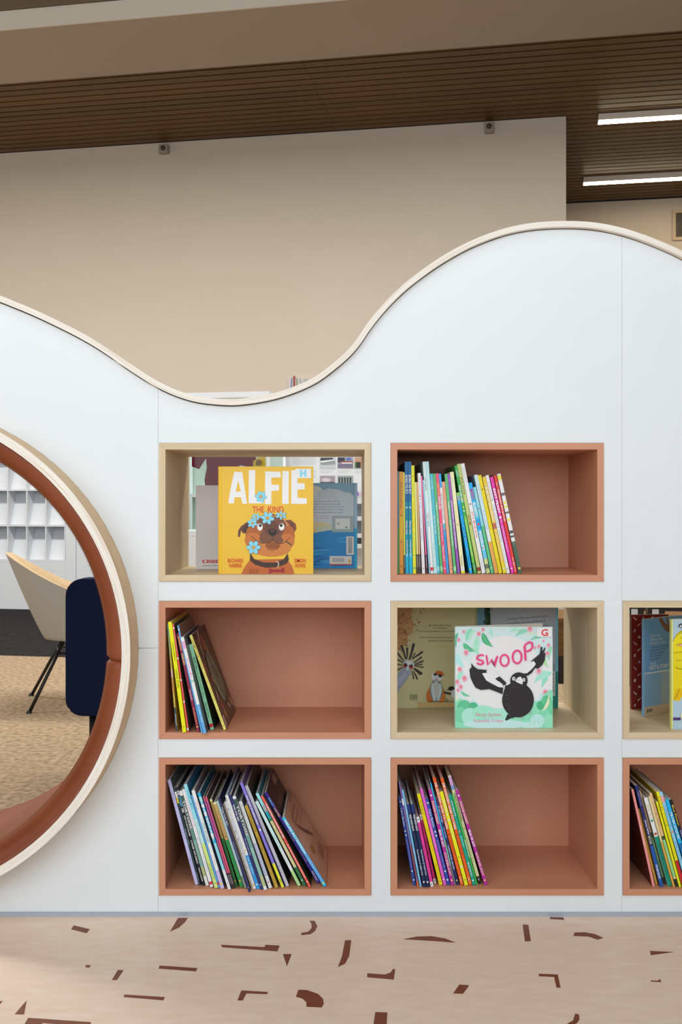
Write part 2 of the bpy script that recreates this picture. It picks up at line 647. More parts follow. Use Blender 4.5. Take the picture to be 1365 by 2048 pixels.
# capping: bent plywood across the whole depth, front edge with the ply lines
bm = bmesh.new()
uvl = bm.loops.layers.uv.new('along')
acc = 0.0
rows = []
for i, (p, u) in enumerate(zip(curve, under)):
    if i:
        acc += (p - curve[i - 1]).length
    rows.append(([bm.verts.new(Vector((q.x, y, q.y)) - OFF) for q, y in ((p, -0.015), (u, -0.015), (u, PZ + 0.015), (p, PZ + 0.015))], acc))
for (a, ua), (b, ub) in zip(rows, rows[1:]):
    for k in range(4):
        f = bm.faces.new((a[k], b[k], b[(k + 1) % 4], a[(k + 1) % 4]))
        vv = ((0, 1), (0, 0), (1, 0), (0, 0))[k]
        for lp, (uu, w) in zip(f.loops, ((ua, vv[0]), (ub, vv[0]), (ub, vv[1]), (ua, vv[1]))):
            lp[uvl].uv = (uu, w)
bm.faces.new(rows[0][0])
bm.faces.new(rows[-1][0])
from_bm('plywood_capping', bm, M_PLY, part)

# cubby rectangles (outer, in photograph pixels on the panel face)
COLS = [(318.0, 742.5), (782.2, 1208.5), (1247.0, 1672.0)]
ROWS = [(886.0, 1163.0), (1202.3, 1478.0), (1516.2, 1791.0)]
OPEN = {(0, 0), (1, 1), (2, 1)}
FRONT = -0.003


def cub(c, r):
    x0, z1 = W(COLS[c][0], ROWS[r][0], FRONT)
    x1, z0 = W(COLS[c][1], ROWS[r][1], FRONT)
    return x0, x1, z0, z1


def hole(c, r, g=0.0006):
    x0, x1, z0, z1 = cub(c, r)
    return [(x0 - g, z0 - g), (x1 + g, z0 - g), (x1 + g, z1 + g), (x0 - g, z1 + g)]


RCX, RCZ, RR = (-212 - CX) * 0.0012, CAMZ - (1297 - CY) * 0.0012, 0.587
ZB = 0.010
XL, XR = W(-1000, 0)[0] + 0.02, W(1900, 0)[0]
X1, X2 = W(316.3, 0)[0], W(1244.7, 0)[0]
ZS = W(0, 1296)[1]


def shift(lp):
    return [(x - OFF.x, z) for x, z in lp]


def panel(outer, holes, y0=0.0, y1=0.018, name='front_panel', mat=None):
    return slab(name, shift(outer), [shift(h) for h in holes], y0 - OFF.y, y1 - OFF.y, mat or M_WHITE, part)


G = 0.00025
arc_up = [(RCX + RR * math.cos(a) * 1.0008, RCZ + RR * math.sin(a) * 1.0008) for a in (PI * i / 48 for i in range(49))]
arc_dn = [(RCX + RR * math.cos(a) * 1.0008, RCZ + RR * math.sin(a) * 1.0008) for a in (-PI * i / 48 for i in range(49))]
# left, upper and lower half around the round opening
panel([(XL, ZS + G)] + under_between(XL, X1 - G) + [(X1 - G, ZS + G)] + [(x, max(z, ZS + G)) for x, z in arc_up], [])
panel([(X1 - G, ZS - G), (X1 - G, ZB), (XL, ZB), (XL, ZS - G)] + [(x, min(z, ZS - G)) for x, z in reversed(arc_dn)], [])
panel([(X1 + G, ZB)] + under_between(X1 + G, X2 - G) + [(X2 - G, ZB)], [hole(c, r) for c in (0, 1) for r in (0, 1, 2)])
panel([(X2 + G, ZB)] + under_between(X2 + G, XR) + [(XR, ZB)], [hole(2, 1), hole(2, 2)])
panel([(XL, ZB)] + under_between(XL, XR) + [(XR, ZB)],
      [hole(*k) for k in sorted(OPEN)] + [[(RCX + RR * 1.0008 * math.cos(2 * PI * i / 96), RCZ + RR * 1.0008 * math.sin(2 * PI * i / 96)) for i in range(96)]],
      PZ - 0.018, PZ, 'back_panel')
for xx in (X1, X2):
    box('seam_backing', xx - 0.0009 - OFF.x, xx + 0.0009 - OFF.x, 0.004 - OFF.y, 0.010 - OFF.y, ZB + 0.001, under_between(xx - 0.001, xx + 0.001)[0][1] - 0.002, M_DARKGAP, part) if False else None
box('base_trim', XL - OFF.x, XR - OFF.x, -0.004 - OFF.y, PZ - 0.02 - OFF.y, 0.0, ZB - 0.0005, M_STEEL, part)

# ------------------------------------------------------------------ round opening
ring = empty('round_porthole', (RCX, 0.17, RCZ - RR), 'round bent-plywood porthole padded with tan leather at left of partition', 'porthole')


def ringmesh(name, prof, mat, a0=0.0, a1=2 * PI, n=128, pinch=None, uv=False, smooth=True, closed_prof=True):
    """prof: (radius, y) loop turned about the porthole axis"""
    bm = bmesh.new()
    ul = bm.loops.layers.uv.new('along')
    full = abs(a1 - a0 - 2 * PI) < 1e-6
    m = n if full else n + 1
    rg = []
    for i in range(m):
        a = a0 + (a1 - a0) * i / n
        k = pinch(i / n) if pinch else 0.0
        ringv = []
        for (r, y) in prof:
            rm = 0.548
            ym = 0.17
            rr = r + (rm - r) * k * 0.25 if r < rm else r
            yy = y + (ym - y) * k * 0.02
            ringv.append(bm.verts.new((rr * math.cos(a), yy - 0.17, rr * math.sin(a) + RR)))
        rg.append(ringv)
    np_ = len(prof)
    for i in range(n):
        A, B = rg[i], rg[(i + 1) % m]
        for k in range(np_ if closed_prof else np_ - 1):
            f = bm.faces.new((A[k], B[k], B[(k + 1) % np_], A[(k + 1) % np_]))
            us = (i * 0.03, (i + 1) * 0.03)
            for lp, q in zip(f.loops, ((us[0], k % 2), (us[1], k % 2), (us[1], (k + 1) % 2), (us[0], (k + 1) % 2))):
                lp[ul].uv = q
    if not full:
        bm.faces.new(rg[0])
        bm.faces.new(rg[-1])
    return from_bm(name, bm, mat, ring, smooth=smooth)


YF, YR = -0.092, 0.44
ringmesh('plywood_hoop', [(0.567, YF + 0.0015), (0.587, YF + 0.0015), (0.587, YR), (0.567, YR)], M_VENEER, smooth=False)
ringmesh('plywood_edge', [(0.5668, YF), (0.5868, YF), (0.5868, YF + 0.0014), (0.5668, YF + 0.0014)], M_PLY, smooth=False)
prof = [(0.5665, YF + 0.012)]
for i in range(13):
    t = i / 12 * PI / 2
    prof.append((0.5665 - 0.049 * math.sin(t) ** 0.9, YF + 0.012 + 0.062 * (1 - math.cos(t))))
for i in range(13):
    t = PI / 2 + i / 12 * PI / 2
    prof.append((0.5665 - 0.049 * math.sin(t) ** 0.9, YR - 0.012 - 0.062 * (1 + math.cos(t))))
PSEG = [math.radians(-2 + 90 * k) for k in range(5)]
for k in range(4):
    ringmesh('leather_pad', prof, M_LEATHER, PSEG[k] + 0.0006, PSEG[k + 1] - 0.0006, n=90,
             pinch=lambda t: max(0.0, 1 - min(t, 1 - t) / 0.016) ** 2.5)
# stitched welt running round the front of the pads
pts = [(0.521 * math.cos(a), YF + 0.05 - 0.17, 0.521 * math.sin(a) + RR) for a in (2 * PI * i / 160 for i in range(161))]
bmw = bmesh.new()
for i in range(0, 1100):
    a = 2 * PI * i / 1100
    c = Vector((0.5212 * math.cos(a), YF + 0.0445 - 0.17, 0.5212 * math.sin(a) + RR))
    tdir = Vector((-math.sin(a), 0, math.cos(a))) * 0.0011
    nd = Vector((math.cos(a), 0.9, math.sin(a))).normalized() * 0.0004
    up = Vector((-math.cos(a), -0.8, -math.sin(a))).normalized() * 0.0007
    v = [bmw.verts.new(c + s1 * tdir + s2 * nd + up) for s1, s2 in ((-1, -1), (1, -1), (1, 1), (-1, 1))]
    bmw.faces.new(v)
st = from_bm('stitching', bmw, new_mat('dark_thread', '6b3416', 0.7, 0.2), ring, 'stuff')

# ------------------------------------------------------------------ cubbies
TH = 0.0155
CUBNAME = {(0, 0): 'upper left pale oak', (1, 0): 'upper right', (0, 1): 'middle left', (1, 1): 'central pale oak',
           (0, 2): 'lower left', (1, 2): 'lower centre', (2, 1): 'pale oak right-edge', (2, 2): 'lower right edge'}
CUBTXT = {(0, 0): 'pale oak open-backed cubby above the middle left terracotta one, holding the yellow book',
          (1, 0): 'empty-right terracotta cubby highest of its kind, full of upright thin books',
          (0, 1): 'terracotta cubby beside the porthole holding only eight leaning books',
          (1, 1): 'pale oak open-backed cubby holding the white and green magpie book',
          (0, 2): 'terracotta cubby at the bottom left crammed with steeply leaning books',
          (1, 2): 'terracotta cubby at bottom centre with books in its left half only',
          (2, 1): 'pale oak cubby cut by the right picture edge, with a red book',
          (2, 2): 'terracotta cubby cut by the right picture edge, bottom row'}
FLOORZ = {}
for key in CUBNAME:
    c, r = key
    x0, x1, z0, z1 = cub(c, r)
    op = key in OPEN
    dep = PZ + 0.003 if op else 0.316
    mh, mv = (M_OAKH, M_OAKV) if op else (M_TERRA, M_TERRA)
    e = empty('cubby_shelf', (x0, 0, z0), CUBTXT[key], 'shelf', 'cubby shelves set into the partition')
    w, h, t, g = x1 - x0, z1 - z0, TH, 0.00012
    slab('bottom_board', [(g, 0), (w - g, 0), (w - t - g, t), (t + g, t)], [], FRONT, dep, mh, e)
    slab('top_board', [(g, h), (t + g, h - t), (w - t - g, h - t), (w - g, h)], [], FRONT, dep, mh, e)
    slab('side_board', [(0, g), (t, t + g), (t, h - t - g), (0, h - g)], [], FRONT, dep, mv, e)
    slab('side_board', [(w, g), (w, h - g), (w - t, h - t - g), (w - t, t + g)], [], FRONT, dep, mv, e)
    if not op:
        box('back_board', t + g, w - t - g, 0.302, 0.314, t + g, h - t - g, mv, e)
    FLOORZ[key] = z0 + t


# ================================================================== BOOKS
ORD = ['first', 'second', 'third', 'fourth', 'fifth', 'sixth', 'seventh', 'eighth', 'ninth', 'tenth', 'eleventh', 'twelfth', 'thirteenth', 'fourteenth', 'fifteenth', 'sixteenth',
       'seventeenth', 'eighteenth', 'nineteenth', 'twentieth', '21st', '22nd', '23rd', '24th', '25th', '26th', '27th', '28th', '29th', '30th', '31st', '32nd', '33rd', '34th', '35th']


def bright(c, g=1.22):
    return tuple(min(0.88, q * g) for q in H(c)[:3]) + (1.0,)


def make_book(x, y, z, tilt, t, h, dep, col, right, items, label, group, extra=None):
    """spine at y, lower left corner of the spine at x,z; leans to the left by tilt"""
    e = empty('picture_book', (x, y, z), label, 'book', group, (0, -tilt, 0))
    b = min(0.0016, t * 0.18)
    sp = 0.0012
    left = right
    col = bright(col)
    boxes_ink('cover', [(0, t, 0, sp, 0, h, [mix(col, .1), mix(col, .1), col, 'e8e4da', col, col]),
                        (0, b, sp, dep, 0, h, [left, 'e8e4da', left, left, left, mix(left, .15, 'ffffff')]),
                        (t - b, t, sp, dep, 0, h, ['e8e4da', right, right, right, right, mix(right, .15, 'ffffff')])], e)
    box('pages', b + 0.0001, t - b - 0.0001, sp + 0.0002, dep - 0.004, 0.003, h - 0.003, M_PAPER, e)
    if items:
        A = Art(lambda u, v, l: (u, -l, h - v), 4e-5)
        A.gain = 1.22
        for it in items:
            if it[0] == 'B':
                A.rect(0.0001, it[1] * h, t - 0.0001, it[2] * h, it[3])
            elif it[0] == 'O':
                A.ell(t * 0.5, it[1] * h, t * it[2], t * it[2] * (it[4] if len(it) > 4 else 1.0), it[3], n=12)
            else:
                _, s, f0, f1, cc = it[:5]
                hf = it[5] if len(it) > 5 else 0.6
                bold = it[6] if len(it) > 6 else 0.01
                A.down(s, t * (0.5 - hf / 2), f0 * h, t * hf, (f1 - f0) * h, cc, bold)
        A.build('spine_print', e)['kind'] = 'stuff'
    if extra:
        A = Art(lambda u, v, l: (t + l, sp + u * (dep - sp), h * (1 - v)), 4e-5, (0, 0, 1, 1))
        A.gain = 1.5
        extra(A)
        A.build('cover_print', e)
    return e


def run_books(key, origin, sc, data, group, depth=0.235):
    """data rows: bottom-left, top-left, top, width, bottom (crop pixels), spine colour, cover colour, looks, items[, extra]"""
    zf = FLOORZ[key] + 0.0004
    f_py = CY + (CAMZ - FLOORZ[key]) * F / (CAMD + FRONT)
    B = []
    for row in data:
        b, t, top, w, bot, col, rc, desc, items = row[:9]
        bx, tx, ty, by = origin[0] + b / sc, origin[0] + t / sc, origin[1] + top / sc, origin[1] + bot / sc
        y = CAMD * ((f_py - CY) / (by - CY) - 1)
        y = max(-0.026, min(0.045, y))
        x0, z0 = W(bx, by, y)
        x1, z1 = W(tx, ty, y)
        z0 = zf
        B.append(dict(x0=x0, x1=x1, z1=z1, y=y, w=w / sc * (CAMD + y) / F * math.cos(math.atan2(x0 - x1, z1 - z0)) * 1.02, col=col, rc=rc, desc=desc, items=items, extra=row[9] if len(row) > 9 else None))
    xmin = cub(*key)[0] + TH + 0.0006
    B[0]['x0'] = max(B[0]['x0'], xmin)
    B[0]['x1'] = max(B[0]['x1'], xmin)
    # keep neighbours from biting into each other: narrow first, then nudge
    for j in range(len(B)):
        cj = B[j]
        cj['x1'] = max(cj['x1'], xmin)
        for i in range(max(0, j - 4), j):
            ci = B[i]
            zt = min(ci['z1'], cj['z1'])

            def L(bk, zz):
                return bk['x0'] + (bk['x1'] - bk['x0']) * (zz - zf) / (bk['z1'] - zf)
            for zz in (zf, zt):
                ti = math.atan2(ci['x0'] - ci['x1'], ci['z1'] - zf)
                need = L(ci, zz) + ci['w'] / math.cos(ti) + 0.0003 - L(cj, zz)
                if need > 0:
                    cut = min(need, ci['w'] * 0.2 if ci['w'] > 0.003 else 0) if i == j - 1 else 0
                    ci['w'] -= cut * 0.999
                    need -= cut
                    if need > 0:
                        if zz == zf:
                            cj['x0'] += need
                        else:
                            cj['x1'] += need * (cj['z1'] - zf) / (zt - zf)
                            pass
    for n, bk in enumerate(B):
        tilt = math.atan2(bk['x0'] - bk['x1'], bk['z1'] - zf)
        h = math.hypot(bk['x0'] - bk['x1'], bk['z1'] - zf)
        dep = min(depth + 0.02 * ((n * 7) % 3 - 1), 0.298 - bk['y'] - 0.003)
        if isinstance(bk['desc'], tuple):
            lab = bk['desc'][0]
        else:
            lab = '%s, %s from left, %s cubby' % (bk['desc'], ORD[n], CUBNAME[key])
            if len(lab.replace('-', ' ').split()) > 16:
                print('LONG', len(lab.split()), lab)
        make_book(bk['x0'], bk['y'], zf, tilt, bk['w'], h, dep, bk['col'], bk['rc'] or bk['col'], bk['items'], lab, group, bk['extra'])


T, BD, O = 'T', 'B', 'O'
WB = 'WALKER BOOKS'
# upper right cubby -------------------------------------------------
A_ = [
    (40, 35, 265, 34, 1905, '4f8f9b', '3f7a84', 'teal spine fading to green', [(BD, .55, 1, '4f9a62'), (T, 'THE LITTLE PLANET', .3, .55, '6a5fa0', .5)]),
    (78, 72, 272, 64, 1940, 'e0a040', 'd89a3a', 'orange spine', [(BD, .42, .66, 'e6b637'), (T, 'Amanda Lieversen and Lachlan Parakeet', .1, .36, '7a4c1c', .45), (O, .43, .2, '8a5a2a'), (O, .69, .2, '9a6a3a'), (O, .93, .14, '222222')]),
    (150, 138, 285, 27, 1940, 'f0d94e', 'e8d040', 'thin yellow spine with dark grey foot', [(BD, .82, 1, '3a4248'), (T, 'SCHOLASTIC', .83, .94, 'c8ced2', .5)]),
    (180, 163, 110, 51, 1940, '12679f', '0f5f95', 'left of two matching blue to turquoise white-lettered spines', [(BD, .36, .62, '17859f'), (BD, .62, .82, '1795ad'), (BD, .82, 1, '17b4d8'), (T, 'BORN TO FLY', .12, .29, 'f2f6f8', .8, .03), (O, .41, .28, 'd6e4ea'), (T, 'Patricia Gunst', .53, .65, 'e8f4f8', .6, .02), (T, 'Jonathan Bentley', .7, .85, 'e8f4f8', .6, .02)]),
    (240, 218, 108, 51, 1940, '12679f', '0f5f95', 'right of two matching blue to turquoise white-lettered spines', [(BD, .36, .62, '17859f'), (BD, .62, .82, '1795ad'), (BD, .82, 1, '17b4d8'), (T, 'BORN TO FLY', .12, .29, 'f2f6f8', .8, .03), (O, .41, .28, 'd6e4ea'), (T, 'Patricia Gunst', .53, .65, 'e8f4f8', .6, .02), (T, 'Jonathan Bentley', .7, .85, 'e8f4f8', .6, .02)]),
    (300, 272, 172, 54, 1940, 'f2ea2e', 'e8de28', 'bright lemon yellow spine', [(T, 'Richard Trent', .17, .3, 'a8c05a', .6), (O, .1, .3, 'c8b820'), (T, 'WHEN I FEEL', .33, .58, 'e2c41c', .7, .02), (T, 'Michelle Worthington', .62, .78, '9cc47a', .5), (O, .83, .22, '3a8f9a'), (O, .95, .3, '3fb0c0')]),
    (365, 328, 445, 27, 1940, 'f1d98a', 'e9cf7c', 'thin pale yellow spine with dark foot', [(BD, .79, 1, '3a3f42'), (T, 'SCHOLASTIC', .81, .93, 'd0d4d6', .5)]),
    (405, 360, 445, 27, 1940, 'eaa877', 'e2a06c', 'thin apricot spine with dark foot', [(BD, .79, 1, '3a3f42'), (T, 'SCHOLASTIC', .81, .93, 'd0d4d6', .5)]),
    (450, 358, 297, 60, 1940, 'e3e3f2', 'd9d9ea', 'lilac white spine lettered in grey blue', [(T, 'BOB GRAHAM', .05, .24, 'b7aed0', .6), (O, .26, .2, 'd0486a'), (T, 'THE CONCRETE GARDEN', .29, .67, 'a4aac8', .62), (T, WB, .76, .92, 'c4c4d4', .4), (O, .95, .16, '222222')]),
    (520, 425, 345, 27, 1940, 'ec6a9a', 'e56294', 'thin pink spine with dark foot', [(BD, .81, 1, '3a3f42'), (T, 'SCHOLASTIC', .83, .94, 'd0d4d6', .5)]),
    (565, 455, 412, 24, 1940, '92c8ee', '8ac0e6', 'thin sky blue spine', []),
    (590, 443, 112, 54, 1940, 'c8e4f0', '9ec4d0', 'tall icy blue spine with black hand lettering', [(T, 'LUCY GRAVEL', .14, .26, '3a4a52', .5), (T, 'NEST', .46, .52, 'c03a3a', .4), (T, 'BOOK', .53, .58, '4a8aa8', .5), (BD, .58, .95, 'd6e6f4'), (BD, .945, .975, 'd8383f')]),
    (645, 508, 108, 51, 1940, 'b4dcee', 'a4ccde', 'tall pale blue spine lettered in white', [(T, 'PEAS IN A POD', .36, .52, 'eef8fc', .7, .02), (BD, .56, .9, 'c0e2f2'), (T, 'Tania McCartney', .72, .86, '7ea8c0', .45), (O, .95, .12, '3a7aa0')]),
    (695, 577, 308, 47, 1940, '4fb2c2', '46a4b4', 'turquoise spine', [(T, 'Jess Racklyeft', .06, .16, 'bfe4ea', .5), (T, 'Big Cat, The Sea', .42, .6, 'eaf6f8', .6, .02), (BD, .93, .975, '8fd0da')]),
    (750, 625, 308, 45, 1940, '56ac6c', '4b9c60', 'left of two mid green spines lettered in white', [(T, 'Snugglepot and Cuddlepie Meet the Bush Baby', .28, .72, 'eaf6ea', .62, .02), (BD, .93, .975, '8fd09a')]),
    (803, 672, 303, 47, 1940, 'ee4f74', 'e4466a', 'coral pink spine with orange and white lettering', [(T, 'KEEP YOUR', .1, .22, 'f0a050', .7, .03), (T, 'PANTS ON', .23, .36, 'fbe6e8', .7, .03), (T, 'Please have a long look', .5, .68, 'ffd8dc', .5), (T, 'SARAH HARDY', .72, .88, 'ffe8ea', .5), (O, .95, .25, 'ffffff')]),
    (855, 722, 308, 41, 1940, '3f9ada', '358ecc', 'blue and white spine', [(BD, .14, .5, 'dfe6ee'), (T, 'SEASON IN A BALLOON', .2, .46, '8a6a5a', .6), (BD, .5, .56, '58b0c4'), (O, .56, .3, 'd0584a'), (T, 'Sarah and Jessica Jones', .62, .84, '1a4a80', .5)]),
    (905, 772, 440, 50, 1940, 'f0a183', 'e69676', 'salmon spine', [(T, 'ANIMALS COUNT', .05, .2, 'c46a50', .45), (T, WB, .78, .92, 'a05a48', .4), (O, .95, .15, '2a1a18')]),
    (970, 817, 312, 50, 1940, '5fb172', '529f64', 'right of two mid green spines lettered in white', [(T, 'Snugglepot and Cuddlepie Meet the Bush Baby', .28, .72, 'eaf6ea', .62, .02), (BD, .93, .975, '9ad4a4')]),
    (1030, 865, 312, 50, 1940, '9457b0', '8a4ea6', 'purple spine lettered in white', [(O, .06, .22, 'b88acc'), (T, 'EASTER EGG HUNT: A SEARCH AND FIND BOOK', .27, .75, 'efe2f4', .55, .02), (O, .92, .22, '8fae8a')]),
    (1092, 905, 280, 60, 1940, 'f1ecae', 'e8e2a0', 'cream spine with white and yellow foot', [(T, 'BRUCE', .06, .18, 'b4d4b0', .6), (T, 'SNOWY and THE MILLION', .32, .6, 'e0c88a', .55), (T, 'text classics', .83, .93, '5a5a4a', .35), (BD, .935, .975, 'f6f4e8'), (BD, .975, 1, 'e8dc30')]),
    (1228, 1010, 620, 60, 1940, '18a2e0', '0f8fcc', 'blue spine with leaf green top beyond the dark gap', [(BD, 0, .04, '86c060'), (BD, .04, .1, '8aa2a8'), (T, 'Hush and Boo', .14, .29, '0a4a7a', .5), (T, 'Just You & Me', .31, .47, '1a70a8', .5), (O, .5, .25, '8a4a3a'), (O, .545, .25, '3a4a7a'), (O, .58, .2, 'b04a4a'), (O, .7, .18, 'd08060'), (T, 'Thornbury', .78, .9, '0a5a8a', .5), (O, .95, .3, '9ad060')]),
    (1301, 963, 180, 55, 1930, '3aa84c', '2f9440', 'grass green spine with white lettering', [(BD, .04, .1, '6cb888'), (T, 'WILD AND FREE', .18, .34, 'f0f8ee', .7, .03), (O, .385, .3, 'f0d43a'), (O, .42, .3, 'e8e4e0'), (BD, .47, .9, '6cbc48'), (T, 'Andrea Rowe & Hannah Sommerville', .5, .84, 'c4e4a4', .5), (BD, .92, .97, '6aa878')]),
    (1363, 1004, 150, 55, 1915, 'b4c272', 'a6b464', 'tall olive spine with dark red lettering', [(T, 'ELISE GRAVEL', .14, .26, '4a5230', .6), (O, .13, .2, '3a4028'), (O, .27, .2, '3a4028'), (T, 'NOT ME', .47, .56, '8a3420', .6, .03), (BD, .945, .98, '8a3a28')]),
    (1431, 1081, 145, 62, 1940, 'f1f0f4', '9aa0a0', 'tall white spine with red lettering', [(T, 'Thomas and his mum', .04, .18, 'a8a8b4', .4), (O, .37, .26, '8a6a5a'), (T, 'DO IT, MAYBE ROCK', .44, .68, 'd44a4a', .55, .02), (T, 'Allen Unwin', .88, .95, 'b0b0ba', .35)]),
    (1506, 1206, 460, 60, 1940, '179edc', '1590ca', 'sky blue spine with red and white capitals', [(BD, .21, .4, '4fbde6'), (T, 'MIGHTY', .07, .19, 'c8324e', .75, .03), (T, 'BLOSSOM', .22, .37, 'f4fafc', .75, .03), (O, .46, .32, 'dd3340'), (BD, .52, .84, '62c0ea'), (T, 'POSSUM', .54, .74, 'eaf6fc', .75, .03), (BD, .84, 1, 'c2ca7e'), (BD, .9, .95, '6a7050')]),
    (1581, 1286, 530, 46, 1940, '84c8d2', '74b8c2', 'pale turquoise to green spine', [(T, 'Tania Ingram', .06, .2, 'd4eef0', .5), (O, .25, .25, '8a3a3a'), (BD, .45, 1, '58b878'), (O, .94, .25, 'd8f0de')]),
    (1641, 1301, 330, 58, 1940, 'bfd6e2', 'afc6d2', 'grey blue spine with orange lower end', [(T, 'Libby Gleeson', .1, .28, '9ab4c4', .5), (T, 'Hattie and Hugh', .36, .56, '98b0c8', .5), (BD, .56, .68, 'd4dde6'), (BD, .68, 1, 'eaa24c'), (T, 'Lothian', .86, .95, 'c47a30', .4)]),
    (1709, 1363, 335, 55, 1940, 'f3ce1c', 'e8c318', 'golden yellow spine', [(T, 'I AM A BIG', .08, .28, 'd8b414', .65), (T, 'WONDERFUL YELLOW', .3, .56, 'd8b414', .65), (T, 'Anna Walker', .84, .95, 'c8a410', .4)]),
    (1779, 1436, 362, 55, 1940, 'ecbc3a', 'e0b030', 'amber spine with white lettering', [(T, 'MISS MARY MACK', .09, .24, 'fbf4dc', .65, .03), (T, 'MOLLY THE DOG', .25, .46, 'fbf4dc', .65, .03), (BD, .48, .54, 'b8645a'), (T, 'Mandy Foot and Louis Shea', .57, .86, 'f8ecc4', .5), (BD, .89, 1, 'e8cc28'), (O, .95, .28, 'f0ecdc')]),
    (1841, 1491, 337, 50, 1940, 'e6e6f4', 'dadaea', 'lilac white spine beside the magenta one', [(T, 'BOB GRAHAM', .07, .26, 'b7aed0', .6), (T, 'THE CONCRETE GARDEN', .3, .68, '9aa4c8', .62), (T, WB, .74, .9, 'c0c0d4', .4), (O, .95, .16, '222222')]),
    (1909, 1563, 365, 50, 1940, 'dc38a8', 'cc2e9a', 'magenta spine with white capitals', [(T, 'EASY PEASY', .12, .38, 'fbeaf4', .75, .04), (O, .42, .4, 'f0e4ea'), (O, .46, .3, 'c89aa0'), (T, 'BY LAWSON AND AMY CALAUTTI', .51, .78, 'f4cfe6', .45), (O, .95, .3, 'f0d0e8')]),
    (1966, 1623, 338, 46, 1940, 'd83a34', 'c8302c', 'red spine with white lettering', [(O, .08, .3, 'e8a85a'), (O, .1, .25, '9ab0d0'), (T, 'THE HUNGRY BOY SAYS NO', .14, .47, 'f8e2de', .6, .02), (T, 'David & Fox', .84, .98, 'f4d4d0', .4), (O, .9, .25, 'f8f0ee')]),
    (2031, 1676, 315, 60, 1940, 'ead9e8', '6f8a74', 'white floral spine with yellow blossoms, rightmost', [(BD, 0, .015, 'f2eef4'), (BD, .015, .065, 'dfd24a'), (BD, .19, .22, '6f6a6c'), (O, .29, .4, 'e2d63a'), (O, .33, .4, 'e8dc42'), (BD, .38, .4, '6f6a6c'), (O, .46, .42, 'e2d63a'), (BD, .57, .6, '5c585a'), (BD, .62, .64, '5c585a'), (BD, .68, .72, '5a6a58'), (BD, .72, 1, '46624c'), (O, .95, .35, 'd8c840')]),
]
run_books((1, 0), (790, 910), 8.194, A_, 'books standing in the upper right terracotta cubby')


# middle left cubby -------------------------------------------------
def ext_dark(A):
    rnd = random.Random(4)
    for k in range(26):
        A.ell(rnd.random(), rnd.random(), .05 + .06 * rnd.random(), .03 + .04 * rnd.random(), rnd.choice(['7a5a2c', '5c6a4c', '8a3a26', 'a08a8a', 'a89a40', '3e5a3c', '6a4a34']), rnd.random() * 180, 9)
    A.ell(.5, .52, .3, .24, '5d7462', 60)
    A.text('GRUMPY', .3, .38, .5, .1, '20261f', .02, 62)
    A.text('GOOSE', .28, .56, .5, .1, '20261f', .02, 62)
    for k in range(14):
        A.line([(.1 + .07 * k, .82), (.14 + .07 * k, .99)], .012, rnd.choice(['b8a0a0', '8a7a3c', '6a5a4c']))


def ext_plain(c1, c2):
    def fn(A):
        A.ell(.5, .55, .3, .25, c1)
        A.ell(.5, .3, .2, .1, c2)
    return fn


B_ = [
    (222, 75, 235, 28, 1992, 'b6a64a', 'c8a01c', 'multicoloured thin spine leaning on cubby side', [(BD, 0, .1, '6aa0a0'), (BD, .1, .3, '9aaa70'), (BD, .42, .5, 'd0b0a8'), (BD, .5, .65, 'c08a4a'), (BD, .78, 1, '2f4a58'), (T, 'SCHOLASTIC', .84, .95, 'dfe6e8', .5)]),
    (332, 90, 200, 64, 2015, 'f0e010', 'd8c80c', 'bright yellow spine lettered in black', [(T, 'Lenny HIPPO', .19, .35, '3a3a10', .5), (T, 'GABRIEL EVANS', .43, .6, '6a6410', .55), (O, .95, .14, '2a2a10')]),
    (412, 162, 232, 26, 2012, 'dc5450', '55604a', 'thin red spine with white dashes', [(BD, .03, .045, 'f4eaea'), (BD, .31, .325, 'f4eaea'), (BD, .51, .525, 'f4eaea'), (BD, .71, .725, 'f4eaea'), (BD, .96, .98, 'f4eaea'), (T, 'The Perfect Present', .08, .26, 'f0b8b4', .5)], ext_plain('4c5844', '6a7258')),
    (570, 232, 390, 44, 2005, '8a2a48', '6a1f38', 'maroon spine with gold capitals', [(T, 'DONKEYS', .03, .17, 'e0b070', .75, .03), (T, 'ODD', .2, .32, 'f0c080', .75, .03), (T, 'MOOSE', .57, .68, 'e8a8c8', .6, .02), (T, 'KUNKUSH', .76, .92, 'e0904a', .6), (O, .95, .3, 'e8c060')]),
    (636, 243, 258, 27, 2020, '5aa6e6', '7a6a5e', 'thin bright blue spine rising above its neighbours', [(BD, .03, .045, 'eaf2fa')]),
    (672, 300, 450, 58, 2035, 'eceaf2', '5c6470', 'white and pink spine with blue foot', [(BD, .045, .12, 'e0a0cc'), (BD, .12, .24, 'f0eef4'), (T, 'BETTINA & MRS', .22, .42, 'd890b8', .6, .02), (BD, .44, .47, 'a8c8c0'), (BD, .7, 1, '5aa2e4'), (T, 'CORAL VASS', .72, .88, 'a8d0f0', .55)]),
    (790, 432, 570, 62, 1975, '8ccaa2', '2c4436', 'mint green spine with dark lettering', [(T, 'NORTON', .15, .28, '22402e', .6, .02), (T, 'and the BORROWING BEAR', .28, .62, '6a9a60', .5), (T, 'Gabriel Evans', .68, .86, '3a6a48', .55), (BD, .93, .97, 'c03038')]),
    (1005, 442, 420, 46, 1975, 'f0d46e', '4a3420', 'pale yellow spine with dark busy cover showing, rightmost', [(T, 'GRUMPY AND GOOSE', .04, .36, 'a08a3c', .6), (T, 'in the end', .4, .5, 'e8a04a', .6), (T, 'DEAN JONES', .56, .7, 'b09a4a', .5), (T, WB, .78, .92, 'b09a4a', .4), (O, .955, .16, '22200a')], ext_dark),
]
run_books((0, 1), (325, 1220), 8.194, B_, 'books leaning in the middle left terracotta cubby', 0.225)


